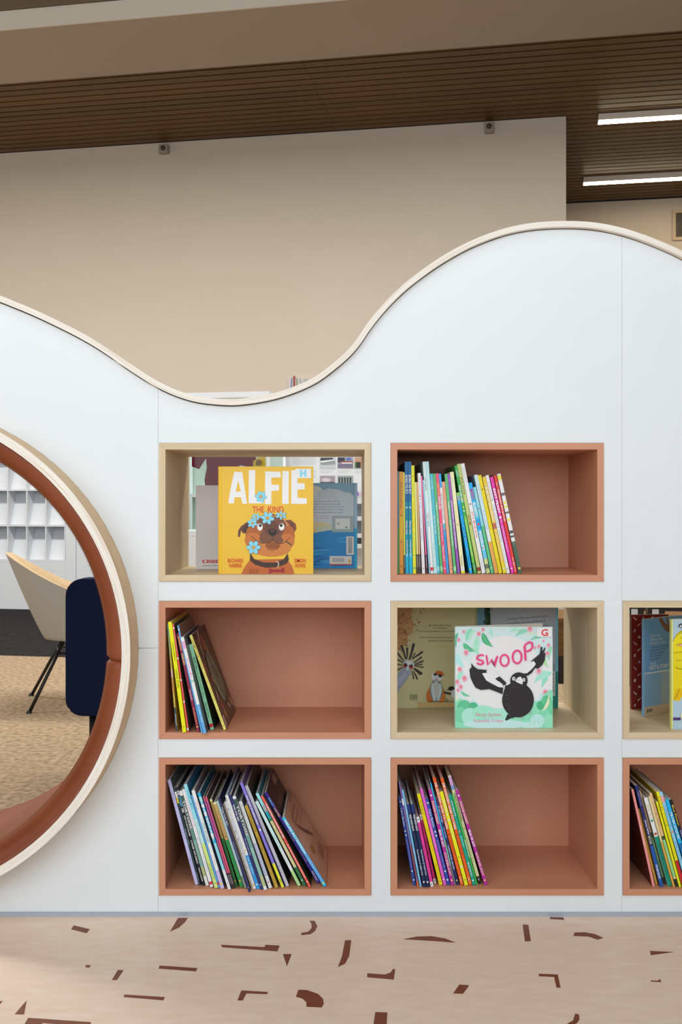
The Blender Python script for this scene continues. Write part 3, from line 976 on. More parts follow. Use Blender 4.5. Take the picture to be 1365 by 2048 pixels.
# lower left cubby --------------------------------------------------
def ext_tan(A):
    A.rect(.02, .01, .98, .99, 'a88672')
    A.rect(.02, .35, .98, .6, 'b49480')
    rnd = random.Random(2)
    for k in range(5):
        A.line([(.2, .13 + .025 * k), (.2 + .5 * rnd.random() + .1, .13 + .025 * k)], .01, '6a3a30')
    for k in range(4):
        A.line([(.5, .78 + .035 * k), (.88, .78 + .035 * k)], .014, '7a3a30')
    A.ell(.45, .4, .25, .03, '5c4030', 40)
    A.ell(.62, .52, .18, .03, '5c4030', 35)
    A.ell(.35, .65, .1, .06, '8a6a40', 20)
    A.rect(.6, .02, .9, .06, '8a6a58')


def ext_navy(A):
    rnd = random.Random(3)
    for k in range(10):
        A.line([(.2, .2 + .035 * k), (.5 + .3 * rnd.random(), .2 + .035 * k)], .008, '7a6a4a')
    A.rect(.6, .02, .88, .1, '8a7a70')


def C(o):   # second crop, shifted into the first crop's frame
    return o + 1175


C_ = [
    (500, 68, 230, 50, 1830, 'b5b3dc', '5a6a70', 'lavender spine, leftmost', [(O, .04, .14, '6a6a9a'), (T, 'Isobel Knowles', .12, .2, '8a88b8', .5), (T, 'THE HEDGEHOG', .4, .56, '9896c4', .5), (T, 'Monster', .75, .85, '9a98c6', .4)]),
    (556, 168, 350, 35, 1835, '1f3a40', '1a3238', 'thin dark teal spine with a yellow tab', [(BD, .04, .12, 'e0e4e6'), (BD, .1, .16, 'd8b83a'), (T, 'Shadow wolf', .42, .58, 'a8c0c4', .5), (T, 'Andersen', .87, .95, '9ab0b4', .4)]),
    (605, 192, 345, 58, 1840, '14181e', '0f2a34', 'black spine with blue and white capitals', [(T, 'THE', .03, .08, 'f2f4f6', .8, .03), (T, 'LITTLEST', .09, .2, '5ab4dc', .8, .03), (T, 'YAK', .21, .26, 'f2f4f6', .8, .03), (T, 'HOW TO MOVE THE HERD', .29, .5, 'dfe4e6', .5, .02), (T, 'LU FRASER  KATE HINDLEY', .54, .78, 'e4e8ea', .55, .02), (T, 'SIMON & SCHUSTER', .82, .96, 'd8dcde', .45, .02)]),
    (662, 252, 400, 46, 1845, 'dfe4e2', '7a8a86', 'sea green spine with white brush lettering', [(BD, .05, .4, '3c5852'), (T, 'TORTOISE', .1, .4, 'e6ece8', .75, .02), (BD, .4, .52, '5c8a80'), (BD, .52, .8, '7aa89c'), (BD, .8, .9, 'a8b078'), (BD, .9, 1, 'd8dcd4')]),
    (726, 298, 375, 50, 1865, 'ecebf4', 'b4b4bc', 'white spine with pink lettering and red square', [(T, 'A STUNNING DANCE', .08, .38, 'e2a8b8', .55), (T, 'Moira Court', .5, .58, 'b8b8cc', .45), (T, 'Pamela Rushby', .68, .84, 'b0c0d4', .45), (BD, .945, .975, 'd23a48')]),
    (796, 322, 300, 52, 1880, '8ad0ee', '2a7aa8', 'light blue to lime spine', [(T, 'THUNDER & SMOKE', .05, .24, '4a9cc0', .55), (BD, .34, .57, 'b4e4dc'), (T, 'Vikki Conley', .36, .48, '6ab4a8', .6), (BD, .57, 1, 'c8e27c'), (T, WB, .76, .92, '6a8a4a', .5), (O, .955, .16, '2a2a1a')]),
    (852, 434, 460, 26, 1875, '62a4dc', '4a8cc4', 'thin cornflower blue spine', [(BD, .94, .97, 'd23a48')]),
    (890, 440, 392, 52, 1890, 'eef0f6', '8a8a8e', 'white spine with lilac foot and yellow badge', [(T, 'HEROES', .11, .2, 'e4a0a8', .6), (BD, .28, .55, 'd0e2f2'), (T, 'OUR GO KART', .33, .54, '6a9aa8', .6, .02), (T, 'Kerry Brown', .66, .76, 'e4a0a8', .45), (BD, .815, 1, 'c2b0dc'), (O, .95, .34, 'f0c83a')]),
    (1000, 532, 430, 54, 1900, '1fa4d0', '126a90', 'turquoise and white cloudy spine', [(BD, .04, .09, '9adcec'), (BD, .12, .15, 'e4f2f8'), (BD, .2, .23, 'cfeaf4'), (T, 'WATERFALL', .08, .5, 'f2f8fa', .7, .04), (BD, .42, .46, 'e8f4f8'), (BD, .52, .8, '8accec'), (BD, .8, 1, 'e4e6f0'), (O, .94, .16, '3a3a4a')]),
    (1046, 612, 485, 27, 1890, 'c8587c', '5a4a4a', 'left of two thin rose pink spines with black feet', [(BD, .05, .5, 'b05a9a'), (BD, .83, 1, '26282a'), (T, 'SCHOLASTIC', .85, .95, 'c8ccce', .5)]),
    (1078, 648, 485, 27, 1885, 'dc5a78', '5a4a4a', 'right of two thin rose pink spines with black feet', [(BD, .05, .45, 'c0588e'), (BD, .83, 1, '26282a'), (T, 'SCHOLASTIC', .85, .95, 'c8ccce', .5)]),
    (1112, 715, 525, 44, 1865, 'a88a48', '2a241c', 'left of two tan and green spines', [(BD, .0, .025, 'f2e0a0'), (T, 'THE GRIZZLY ROOM', .1, .42, '8a6e34', .5), (BD, .445, 1, '1a6a36'), (O, .93, .28, 'd87040')]),
    (1182, 770, 570, 50, 1865, 'c8a464', '2e2a22', 'right of two tan and green spines', [(BD, .0, .025, 'f6e8b0'), (T, 'THE GRIZZLY ROOM', .1, .42, 'b07a44', .5), (BD, .445, 1, '28904a'), (O, .93, .28, 'e0a040')]),
    (1248, 818, 552, 34, 1880, 'b8d4ec', '3a5060', 'thin pale blue spine', [(BD, .72, .8, 'dfe6ea'), (BD, .86, 1, '8a9a88')]),
    (1312, 838, 495, 42, 1950, '262a60', '1a1c3c', 'navy spine pulled forward over the shelf edge', [(T, 'TIME FOR BED', .1, .3, 'd8dcec', .6, .02), (T, 'Mem Fox & Jane Dyer', .47, .66, 'a8b0cc', .55, .01), (O, .95, .3, '8a9acc')]),
    (1354, 900, 590, 24, 1900, 'b8a490', '6a5e54', 'thin taupe spine', []),
    (C(205), 930, 560, 46, 1895, 'e2e2ec', '9a9aa2', 'white spine beside the thin taupe one, grey lettering', [(O, .09, .3, 'a8909c'), (T, 'POSSUM', .2, .36, 'c4c4d8', .6), (T, 'Mem Fox and Pamela Lofts', .42, .78, 'a4a4b8', .5), (O, .955, .36, 'e4c050')]),
    (C(262), 950, 465, 48, 1900, 'ecedf6', '2c8ac4', 'white spine with blue lower third', [(O, .59, .3, 'e8c068'), (BD, .64, 1, '2a96dc'), (T, 'kids & doglets', .66, .84, 'd0e8f8', .5), (O, .95, .3, 'b8dcf4')]),
    (C(318), 1006, 460, 44, 1905, '2a2e66', '1e2148', 'navy spine in line with the others, white title', [(T, 'TIME FOR BED', .1, .28, 'dde0ee', .6, .02), (T, 'Mem Fox & Jane Dyer', .46, .64, 'b0b8d0', .55, .01), (O, .95, .3, '8a9acc')]),
    (C(370), 1064, 480, 50, 1910, 'd8dedc', '4a5a56', 'dark green spine with white brush lettering and pale foot', [(BD, .03, .42, '34504a'), (T, 'TORTOISE', .1, .43, 'e6ece8', .75, .02), (BD, .42, .55, '6a9e92'), (BD, .55, .85, '88b4a6'), (BD, .85, .96, 'b0b880')]),
    (C(442), 1156, 560, 52, 1885, 'eef0f4', '6a6a7a', 'pale spine mottled mint and lilac', [(T, 'Bear Hugs', .04, .18, 'a8b8a8', .5), (BD, .2, .48, 'd8e8e0'), (BD, .48, .84, 'b8bcd4'), (BD, .845, .855, '9a9ab0'), (O, .93, .3, 'e08aa4')]),
    (C(540), C(72), 625, 50, 1880, 'b4943a', '8a6e28', 'old gold spine', [(T, 'THE GARGOYLE', .09, .32, '7a6220', .6, .02), (T, 'ZENA TAUBMAN  BURT WARNERS', .38, .76, '8a7028', .5), (T, 'Windy', .88, .95, '8a7028', .4)]),
    (C(637), C(0), 275, 54, 1875, '8074d0', '5a50a0', 'purple spine with yellow foot', [(T, 'TOO MANY TO CARRY STEW', .12, .4, 'ece4b0', .6, .03), (O, .45, .4, 'e8e0ec'), (BD, .77, 1, 'f0e430'), (T, 'NEW', .92, .96, '5a5a20', .6)]),
    (C(705), C(75), 325, 50, 1858, 'b9b9c2', '2e3430', 'silver grey spine', [(O, .05, .14, '4a4a52'), (O, .13, .12, '4a4a52'), (T, 'Rachel Noble & Zoey Abbott', .3, .56, '98989f', .5), (O, .8, .14, '4a4a52'), (O, .86, .14, '4a4a52')]),
    (C(885), C(232), 560, 50, 1850, 'c4e8e0', '3a3c38', 'pale mint spine with green foot', [(T, 'SLEEPY ISLAND', .4, .56, '7ab4ac', .45), (BD, .6, .82, 'd8f0ea'), (T, 'Amy Adeney', .62, .74, '8ab8b0', .4), (BD, .82, 1, 'a4d488')]),
    (C(968), C(240), 440, 48, 1850, '96d8f0', '3a8aa0', 'light blue, cream and leaf green spine', [(T, 'NORM', .13, .21, 'c0304e', .6, .03), (BD, .2, .27, '17a0b4'), (BD, .27, .3, '2a8a58'), (BD, .3, .8, 'd2c890'), (T, 'Bethany and Tim', .38, .52, 'a89a60', .45), (BD, .8, 1, '2a6e3c'), (O, .94, .28, 'c8dcc8')]),
    (C(1050), C(318), 480, 50, 1870, 'ea5648', '3c4230', 'vermilion spine with white capitals', [(T, 'CHRISTMAS ALWAYS COMES', .08, .46, 'fbe8e2', .6, .03), (O, .54, .3, 'e8c0a0'), (T, 'JACKIE FRENCH & BRUCE WHATLEY', .56, .9, 'f8dcd4', .5, .02), (O, .94, .28, 'fbeeea')], ext_plain('2e3a28', '4a5a3a')),
    (C(1182), C(350), 425, 48, 1810, '3e2f96', '17122c', 'deep violet spine with gold and blue title', [(T, 'FIRST', .06, .16, '6aa8dc', .75, .03), (T, 'NAMES', .17, .27, 'd8a85a', .75, .03), (T, 'BEATTIE', .42, .54, 'b08a70', .5), (T, 'JONES', .64, .77, 'b08a70', .5), (T, 'FIVE MILE', .87, .97, 'e4e0f0', .55, .02)], ext_navy),
    (C(1275), C(640), 810, 55, 1860, '3ab0ec', 'a88672', 'sky blue spine with tan cover showing, rightmost', [(T, 'FIELDS IN MOTION', .04, .52, 'f0f8fc', .7, .03), (BD, .53, .93, '5aa0e2'), (T, 'Alison Lester', .6, .74, '9ac4ec', .4), (BD, .93, 1, '22b0ea'), (O, .955, .3, 'f0d84a')], ext_tan),
]
run_books((0, 2), (325, 1530), 7.583, C_, 'books leaning in the lower left terracotta cubby', 0.24)

# lower centre cubby ------------------------------------------------
CAR = [(O, .05, .3, 'e8dcc4'), (T, 'Cairo Banana', .12, .33, 'c4d4f4', .7, .01), (O, .385, .3, 'e8dcc4'), (O, .43, .3, 'e8dcc4'), (T, 'Jenny Bowman & Katie Lady', .48, .8, 'b08ab8', .5), (O, .84, .3, 'e8dcc4'), (O, .94, .36, 'b4c4ec')]
IMG = [(O, .06, .3, 'f4e4ee'), (T, 'IMAGINE HARRIET', .12, .36, 'ecc098', .7, .03), (T, 'BEAR OR NOT', .42, .6, 'faeaf4', .7, .03), (T, 'KATE ISOBEL SCOTT', .66, .9, 'eac0a4', .65, .03), (O, .95, .3, 'e8c060')]
CHK = [(T, 'MR CHICKEN GOES TO MARS', .05, .48, 'fbe4d0', .75, .03), (O, .53, .2, '2a1408'), (T, 'LEIGH HOBBS', .58, .72, 'a83a10', .5), (T, 'A&U', .92, .98, 'f8c090', .6)]
WLD = [(BD, 0, .1, '1a3270'), (T, 'WILD BUSH DAYS', .12, .32, 'e4e8f0', .65, .02), (T, 'Penny Harrison & Virginia Gray', .55, .86, 'c8d0dc', .6, .02), (O, .94, .3, 'd4dae2')]
D_ = [
    (258, 50, 490, 48, 1728, '2a48a0', '1c3070', 'cobalt blue spine with cream flowers, leftmost', CAR),
    (318, 52, 275, 26, 1755, '7a5a9a', '4a2a3a', 'thin violet and brown spine', [(BD, .16, .22, 'e0dce8'), (BD, .4, .6, '6a6aa0'), (BD, .6, .9, '8a4a5a'), (BD, .94, 1, 'd86a3a')]),
    (352, 97, 385, 26, 1750, '74b8ec', '3a6a9a', 'thin pale blue spine with specks', [(T, 'pirate ship', .1, .26, 'd0e6f8', .5), (O, .38, .4, 'e0b890'), (T, 'Sally Murphy', .62, .76, 'd8eaf8', .5)]),
    (400, 165, 590, 43, 1755, '14264e', '101e3e', 'left of two matching midnight blue spines', WLD),
    (452, 220, 588, 43, 1755, '14264e', '101e3e', 'right of two matching midnight blue spines', WLD),
    (506, 302, 765, 40, 1750, 'ea3c94', 'c02c78', 'hot pink spine with white ends', [(BD, 0, .08, 'f0eef0'), (O, .04, .2, '1a1a1a'), (T, 'Ava Apple', .14, .26, '9a2460', .5), (T, 'Coral Vass', .4, .6, '8a1c58', .5), (BD, .93, 1, 'f0eef0'), (O, .965, .2, '1a1a1a')]),
    (551, 346, 730, 40, 1705, 'cc2a7c', 'a82266', 'deep pink spine with white ends', [(BD, 0, .08, 'f0eef0'), (O, .04, .2, '1a1a1a'), (T, 'Isla Plum', .14, .24, '8a1c58', .5), (T, 'Coral Vass', .38, .58, '7a1450', .5), (BD, .93, 1, 'f0eef0'), (O, .965, .2, '1a1a1a')]),
    (625, 308, 445, 48, 1728, 'f4cc08', 'd8b408', 'sunflower yellow spine', [(T, 'Tim Hopgood', .07, .22, '6a5a10', .6), (T, 'The Happy Hen', .37, .63, 'e08a18', .6), (T, WB, .76, .93, 'c0a010', .45), (O, .96, .14, '2a2408')]),
    (686, 350, 370, 43, 1728, 'd65cc0', 'b84aa4', 'orchid pink spine', [(O, .08, .3, '8a7ae0'), (T, 'Jessica Townsend', .42, .6, 'f0c0e6', .5), (O, .94, .28, 'f0d8ec')]),
    (736, 428, 510, 43, 1728, '2a48a0', '1c3070', 'cobalt blue spine with cream flowers, between orchid and magenta', CAR),
    (792, 470, 385, 45, 1730, 'ae2a98', '8a2078', 'left of two magenta spines with peach capitals', IMG),
    (842, 496, 290, 22, 1728, '2ab0dc', '2a7a8a', 'thin turquoise to green spine', [(BD, .55, .8, '7ac49a'), (BD, .8, 1, '6a7a6a')]),
    (868, 562, 515, 42, 1725, '272a62', '1c1e48', 'indigo spine with pale blue capitals', [(T, 'MY DAD IS THE BEST', .08, .28, 'b4bce0', .6, .02), (T, 'URSULA DUBOSARSKY', .33, .46, '9ab0e0', .5, .02), (T, 'CHRISTOPHER NIELSEN', .54, .82, 'c0c4e4', .55, .02), (O, .95, .3, 'e8cc50')]),
    (925, 530, 215, 44, 1728, 'ee5a1c', 'c8480f', 'left of two orange spines with cream capitals', CHK),
    (982, 628, 415, 50, 1735, 'e8ec1c', 'c8cc18', 'acid yellow spine', [(T, 'Lemon Drop the Fox', .09, .26, 'f6f6d8', .6, .02), (O, .3, .3, 'f0d8e0'), (T, 'Sophie Beer', .36, .5, 'f4f4c8', .5), (O, .7, .25, 'd8803a'), (O, .8, .3, 'f4f4e8'), (O, .94, .26, 'a8b020')]),
    (1042, 638, 220, 44, 1730, 'ee5a1c', 'c8480f', 'right of two orange spines with cream capitals', CHK),
    (1094, 748, 455, 44, 1728, '149a84', '0f7e6c', 'jade spine with white lettering', [(T, 'JACK AND MIA', .07, .24, 'd8f0ea', .55), (O, .41, .3, 'c88a60'), (T, 'ELIZA HULL', .46, .58, '9adccc', .5), (T, 'BRIAR PATCH', .75, .9, 'e4f4f0', .55), (O, .95, .3, 'e8f4f0')]),
    (1145, 800, 450, 22, 1725, '3cc44a', '2ea43c', 'thin vivid green spine', [(BD, .5, .7, 'a8dca0')]),
    (1170, 738, 190, 54, 1705, 'e8e0a4', 'c8c088', 'tall cream spine with black foot', [(BD, .01, .09, 'c8a0d4'), (BD, .09, .13, '7a9ad0'), (T, 'TINY WONDERS', .16, .42, '4a4a3a', .6, .01), (O, .49, .3, 'd89a7a'), (T, 'SALLY SOWEOL HAN', .58, .8, 'b4b08a', .5), (BD, .935, 1, '1c1c1e'), (T, 'UQP', .95, .975, 'd8d8d8', .5)]),
    (1260, 850, 390, 45, 1730, 'ae2a98', '4a1440', 'right of two magenta spines with peach capitals, rightmost', IMG),
]
run_books((1, 2), (790, 1525), 7.0, D_, 'books leaning in the lower centre terracotta cubby', 0.235)

# lower right-edge cubby --------------------------------------------
E_ = [
    (622, 330, 540, 42, 1875, 'ee8a88', '5a1c1a', 'coral pink spine, leftmost', [(T, 'Kate and Violet', .38, .58, 'f8d8d4', .5, .02)]),
    (664, 400, 810, 38, 1850, 'e2a83c', 'b88428', 'mustard spine', [(T, 'Bunny and the little house', .25, .62, 'b87c24', .5), (O, .95, .16, '5a3a10')]),
    (728, 375, 490, 44, 1880, '262a66', '1a2048', 'navy and royal blue spine with white script', [(T, 'LIVING IN HOPE', .06, .2, '7a80b4', .5), (T, 'Johnny Parker', .34, .49, 'e0e4f4', .65, .02), (T, 'BOOK', .5, .58, 'e8d488', .7), (BD, .6, 1, '1454a4'), (T, WB, .78, .92, 'd8e4f4', .6, .02)]),
    (775, 430, 555, 36, 1840, 'dcb07c', '8a6a44', 'thin tan to green spine', [(BD, .45, .5, '4a5a38'), (BD, .5, 1, '6fa468'), (T, 'Sue Whiting', .56, .74, 'b4d4a4', .45), (BD, .93, 1, '222a22')]),
    (834, 500, 660, 54, 1870, 'ecf0f2', '8a9090', 'white spine with teal lower half', [(T, 'BEAR FELT', .08, .24, 'c8a848', .55), (O, .26, .3, '1f7a5a'), (O, .41, .36, 'b04a34'), (BD, .44, 1, '0f8a70'), (T, 'LISA WEEKS & MICHELLE WOOD', .52, .88, '0a5a48', .5)]),
    (905, 565, 640, 24, 1885, 'e0cc94', 'a89060', 'thin straw to orange spine', [(BD, .5, 1, 'e8a03a')]),
    (938, 575, 595, 44, 1875, 'eab888', 'a07a50', 'peach to green spine', [(T, 'I LOVE MY BEARS', .1, .36, 'c08a54', .5), (BD, .46, .5, '3a4a34'), (BD, .5, .9, '8cc88a'), (T, 'Mick Inkpen', .56, .8, 'b8e0b0', .45), (BD, .92, 1, '1f2a22')]),
    (988, 668, 710, 28, 1885, 'f0dc1c', 'c8b818', 'thin yellow spine', [(T, 'DID YOU KNOW', .04, .18, '8a7c10', .5)]),
    (1032, 672, 575, 42, 1885, 'f6e418', 'd0c010', 'yellow spine with red foot', [(T, 'MATES YOU MEET', .05, .2, 'd88a18', .6, .02), (T, 'AT A FARM', .22, .36, 'c0a010', .5), (T, 'THE RETURN OF THE DINGO', .41, .7, 'e0a018', .5), (BD, .72, 1, 'c41c2c')]),
    (1092, 714, 580, 42, 1885, '8ac4f0', '5a94c0', 'light blue spine with a pink patch', [(BD, .04, .11, 'f0a0a8'), (T, 'PARROTS AT SEA', .14, .38, '5a9ad0', .6, .02), (O, .42, .4, 'd88a7a'), (T, 'ZIGGY DANCED', .52, .72, '4a8ac4', .55)]),
    (1160, 792, 680, 50, 1885, '1aa8ee', '1488c4', 'vivid blue spine with white capitals', [(T, 'MR MEN', .15, .28, 'eaf6fd', .6, .02), (T, 'LITTLE MISS', .3, .45, 'eaf6fd', .6, .02), (BD, .5, 1, '1c66a8')]),
    (1225, 852, 685, 40, 1885, '17191e', '2a2c30', 'black spine with gold letters', [(T, 'Blue Flower', .06, .3, 'd8bc50', .6, .02), (BD, .32, 1, '1c2450'), (T, 'Sonya Hartnett', .35, .6, 'b8c0dc', .5)]),
]
run_books((2, 2), (1215, 1500), 6.827, E_, 'books leaning in the lower right-edge terracotta cubby', 0.235)


# ------------------------------------------------------------------ books shown with their covers
def cover_book(label, x, y, z, w, h, cover, spine_col, draw, crop, rotz=0.0, spine='L', opened=18, thick=0.010, inner='e4e0d6', lean=0.0, gain=1.0):
    """board facing the camera from x rightwards, second board opened behind so the book stands by itself"""
    e = empty('picture_book', (x, y, z), label, 'book', 'books shown with covers facing out', (-lean, 0, rotz))
    bt = 0.0022
    sgn = 1 if spine == 'L' else -1

    def X(u):
        return u if spine == 'L' else w - u
    boxes_ink('cover_board', [(0, w, 0, bt, 0, h, [spine_col, spine_col, cover, inner, cover, mix(cover, .2, 'ffffff')])], e)
    a, b = sorted((X(0.0), X(bt)))
    boxes_ink('spine', [(a, b, bt, thick, 0, h, spine_col)], e)
    # pages: half with the front board, half with the rear board
    a, b = sorted((X(bt + 0.001), X(w - 0.004)))
    box('pages', a, b, bt + 0.0002, thick * 0.52, 0.003, h - 0.003, M_PAPER, e)
    an = math.radians(opened)
    k = boxes_ink('cover_board', [(0, w, 0, bt, 0, h, [spine_col, spine_col, inner, spine_col, spine_col, mix(spine_col, .2, 'ffffff')])], e)
    k.location = (X(0.0), thick, 0)
    k.rotation_euler = (0, 0, an if spine == 'L' else PI - an)
    if spine != 'L':
        k.scale = (1, -1, 1)
    if draw:
        cx0, cy0, cx1, cy1 = crop
        A = Art(lambda u, v, l: ((u - cx0) / (cx1 - cx0) * w, -l, h * (1 - (v - cy0) / (cy1 - cy0))), 2.2e-5, (cx0, cy0, cx1, cy1))
        A.gain = gain
        draw(A)
        A.build('cover_print', e)
    return e


def flower(A, x, y, r, rot=0, sq=1.0, petal='8fd9ee', core='f0a030'):
    for k in range(6):
        a = math.radians(rot + 60 * k)
        A.ell(x + math.cos(a) * r * .6, y + math.sin(a) * r * .6 * sq, r * .46, r * .33 * sq, '3f96b4', rot + 60 * k, 12)
        A.ell(x + math.cos(a) * r * .6, y + math.sin(a) * r * .6 * sq, r * .42, r * .29 * sq, petal, rot + 60 * k, 12)
    A.ell(x, y, r * .26, r * .26 * sq, '7a5a20', 0, 12)
    A.ell(x, y, r * .22, r * .22 * sq, core, 0, 12)


def draw_dog(A):
    A.rect(45, 50, 1310, 1490, 'f4c03c')
    A.rect(45, 50, 62, 1490, 'f2b20c')
    A.rect(62, 50, 92, 1490, 'f6c21c')
    A.rect(90, 50, 94, 1490, 'd89c10')
    wh = 'fbfbfd'
    # title
    A.poly([(258, 120), (362, 125), (428, 548), (368, 552), (345, 462), (262, 462), (252, 545), (178, 545), (205, 360)], wh)
    A.poly([(310, 240), (345, 385), (275, 387)], 'f4c03c')
    A.poly([(452, 100), (538, 98), (530, 462), (650, 470), (652, 545), (448, 545)], wh)
    A.poly([(670, 115), (870, 122), (880, 195), (752, 200), (752, 295), (855, 298), (850, 372), (752, 378), (752, 556), (665, 556)], wh)
    A.poly([(900, 110), (985, 112), (982, 552), (895, 552)], wh)
    A.poly([(1018, 100), (1100, 100), (1100, 205), (1100, 275), (1195, 275), (1195, 355), (1100, 360), (1098, 470), (1225, 478), (1222, 552), (1015, 550)], wh)
    A.rect(1070, 80, 1280, 205, wh)
    A.text('H', 1132, 92, 86, 100, '8fd8f0', .07)
    flower(A, 612, 455, 78, 10)
    A.text('THE', 500, 585, 152, 82, 'dd4432', .012)
    A.text('KIND', 706, 585, 212, 82, 'dd4432', .012)
    # plain brown dog
    A.poly([(350, 1490), (400, 1390), (470, 1300), (960, 1290), (1030, 1390), (1058, 1490)], 'c46a34')
    A.poly([(420, 800), (350, 850), (312, 905), (305, 985), (330, 1002), (348, 905), (372, 945), (430, 950), (470, 850), (480, 790)], '6b4136')
    A.poly([(430, 810), (372, 900), (390, 940), (440, 945), (465, 860)], '4c3530')
    A.poly([(940, 770), (1010, 765), (1075, 820), (1085, 890), (1045, 948), (1010, 940), (985, 850)], '7d4636')
    A.poly([(1000, 800), (1030, 830), (1030, 900), (1010, 895)], '46302a')
    A.ell(735, 985, 330, 268, 'b5652f')
    A.ell(738, 880, 252, 185, 'b06332')
    A.ell(505, 1040, 108, 105, 'c9763a')
    A.ell(960, 1050, 100, 100, 'c9763a')
    A.ell(755, 1130, 265, 130, 'd08040')
    A.poly([(560, 760), (640, 700), (780, 690), (900, 730), (950, 800), (930, 900), (880, 985), (920, 1050), (880, 1085), (770, 1050), (640, 1085), (590, 1050), (600, 960), (640, 900), (600, 830)], '7d4f38')
    A.ell(770, 880, 120, 90, '6b4232')
    A.ell(770, 1110, 100, 50, '94542c')
    A.line([(520, 790), (560, 750), (640, 715), (760, 720), (840, 712), (920, 760), (975, 850)], 14, 'd49a72')
    A.ell(600, 862, 36, 48, 'fbfbfb')
    A.ell(604, 842, 19, 20, '2a2622')
    A.ell(888, 860, 38, 48, 'fbfbfb')
    A.ell(882, 840, 20, 21, '2a2622')
    A.poly([(706, 905), (765, 880), (825, 905), (812, 962), (770, 992), (728, 965)], '2c2422')
    A.ell(765, 912, 30, 16, '6a4442')
    A.line([(770, 990), (772, 1040), (700, 1075), (610, 1080), (540, 1035), (490, 985)], 7, '4a2c1e')
    A.line([(772, 1040), (840, 1080), (900, 1085), (950, 1050), (1000, 1000)], 7, '4a2c1e')
    A.line([(940, 1052), (1022, 1106)], 14, '3a3a2c')
    A.line([(690, 1155), (770, 1178), (840, 1150)], 6, '7a4222')
    # collar with bone tag
    A.poly([(470, 1210), (520, 1290), (640, 1335), (800, 1340), (920, 1290), (968, 1215), (985, 1300), (960, 1350), (840, 1400), (680, 1408), (540, 1370), (466, 1310)], '4a332c')
    A.line([(815, 1322), (845, 1335), (848, 1385), (825, 1410)], 11, 'e8cba8')
    for bx, by in ((738, 1438), (738, 1468), (905, 1425), (905, 1458)):
        A.ell(bx, by, 22, 20, 'a8303c')
    A.rect(740, 1432, 905, 1466, 'a8303c')
    for fx, fy, r, ro, sq in ((548, 725, 62, 0, .7), (500, 810, 68, 20, .9), (700, 742, 88, 10, .95), (880, 705, 75, 30, .65), (515, 1135, 92, 0, 1.0)):
        flower(A, fx, fy, r, ro, sq)
    for k in range(6):
        A.line([(470 + 20 * k, 1420), (455 + 24 * k, 1485)], 4, '8a4826')
    A.text('RICHARD', 172, 1285, 205, 52, 'd8442c', .012)
    A.text('HARRIS', 190, 1352, 168, 52, 'd8442c', .012)
    A.text('SIMON', 1058, 1285, 152, 52, 'd8442c', .012)
    A.text('HOWE', 1066, 1352, 138, 52, 'd8442c', .012)


def draw_sea(A):       # back cover, art frame 0..1000 x 0..1000
    A.rect(0, 0, 1000, 1000, 'a9b6c6')
    A.poly([(0, 0), (1000, 0), (1000, 160), (800, 120), (600, 60), (520, 110), (420, 90), (300, 150), (0, 130)], '6f97b4')
    A.ell(400, 90, 120, 60, 'b4bfcc')
    A.ell(640, 130, 200, 60, 'a4b2c4')
    A.ell(820, 150, 120, 45, 'a9b8c8')
    for k, (ln, t) in enumerate(((760, 'ng bring by the sea, but the other birds'), (770, 'friends, someone to talk to, someone to laugh'), (820, 'one who likes to laugh, so that is what friends do'), (820, 'for this, George finally discovers that he is happy'), (815, 'and what it means to be a true friend in return'))):
        A.text(t, 120, 205 + 32 * k, ln - 120, 20, '4a5a80', 0)
    A.text('from award winning author and illustrator team', 120, 380, 600, 15, '9a5060', 0)
    A.text('Gently told, with warm art by Kate Knapp', 120, 404, 480, 15, '9a5060', 0)
    A.ell(330, 520, 340, 75, 'b8b290')
    A.ell(230, 560, 200, 50, 'c4a870')
    A.ell(640, 540, 220, 40, 'a8b4a4')
    A.poly([(0, 640), (300, 600), (600, 555), (800, 545), (1000, 530), (1000, 1000), (0, 1000)], '1f78b8')
    for k in range(26):
        rnd = random.Random(k)
        xx, yy = rnd.random() * 800 + 60, 640 + 340 * rnd.random()
        A.ell(xx, yy, 90 + 60 * rnd.random(), 8 + 7 * rnd.random(), rnd.choice(['1664a4', '2f8acb', '12579a', '3a92d0']), -8 + 10 * rnd.random(), 12)
    A.rect(655, 385, 950, 575, '8a9aa0')
    A.rect(700, 415, 900, 540, 'b8c4cc')
    A.ell(740, 475, 18, 14, '8a98a0')
    A.ell(850, 520, 14, 10, '4a5a66')
    A.rect(850, 625, 955, 840, 'd8dee6')
    for k in range(22):
        A.rect(875, 640 + 8.4 * k, 930, 640 + 8.4 * k + (3, 5, 4)[k % 3], '4a5460')
    A.rect(620, 855, 925, 960, 'e0e2e4')
    A.rect(620, 948, 925, 962, 'a03c30')
    for k in range(13):
        A.rect(660 + 13 * k, 875, 660 + 13 * k + (4, 7, 5)[k % 3], 925, '5a6066')
    A.ell(895, 912, 14, 20, 'd8902c')
    A.rect(955, 0, 958, 1000, '3f6488')
    A.rect(960, 0, 1000, 530, '88a8c8')
    A.rect(960, 530, 1000, 1000, '2a94dc')


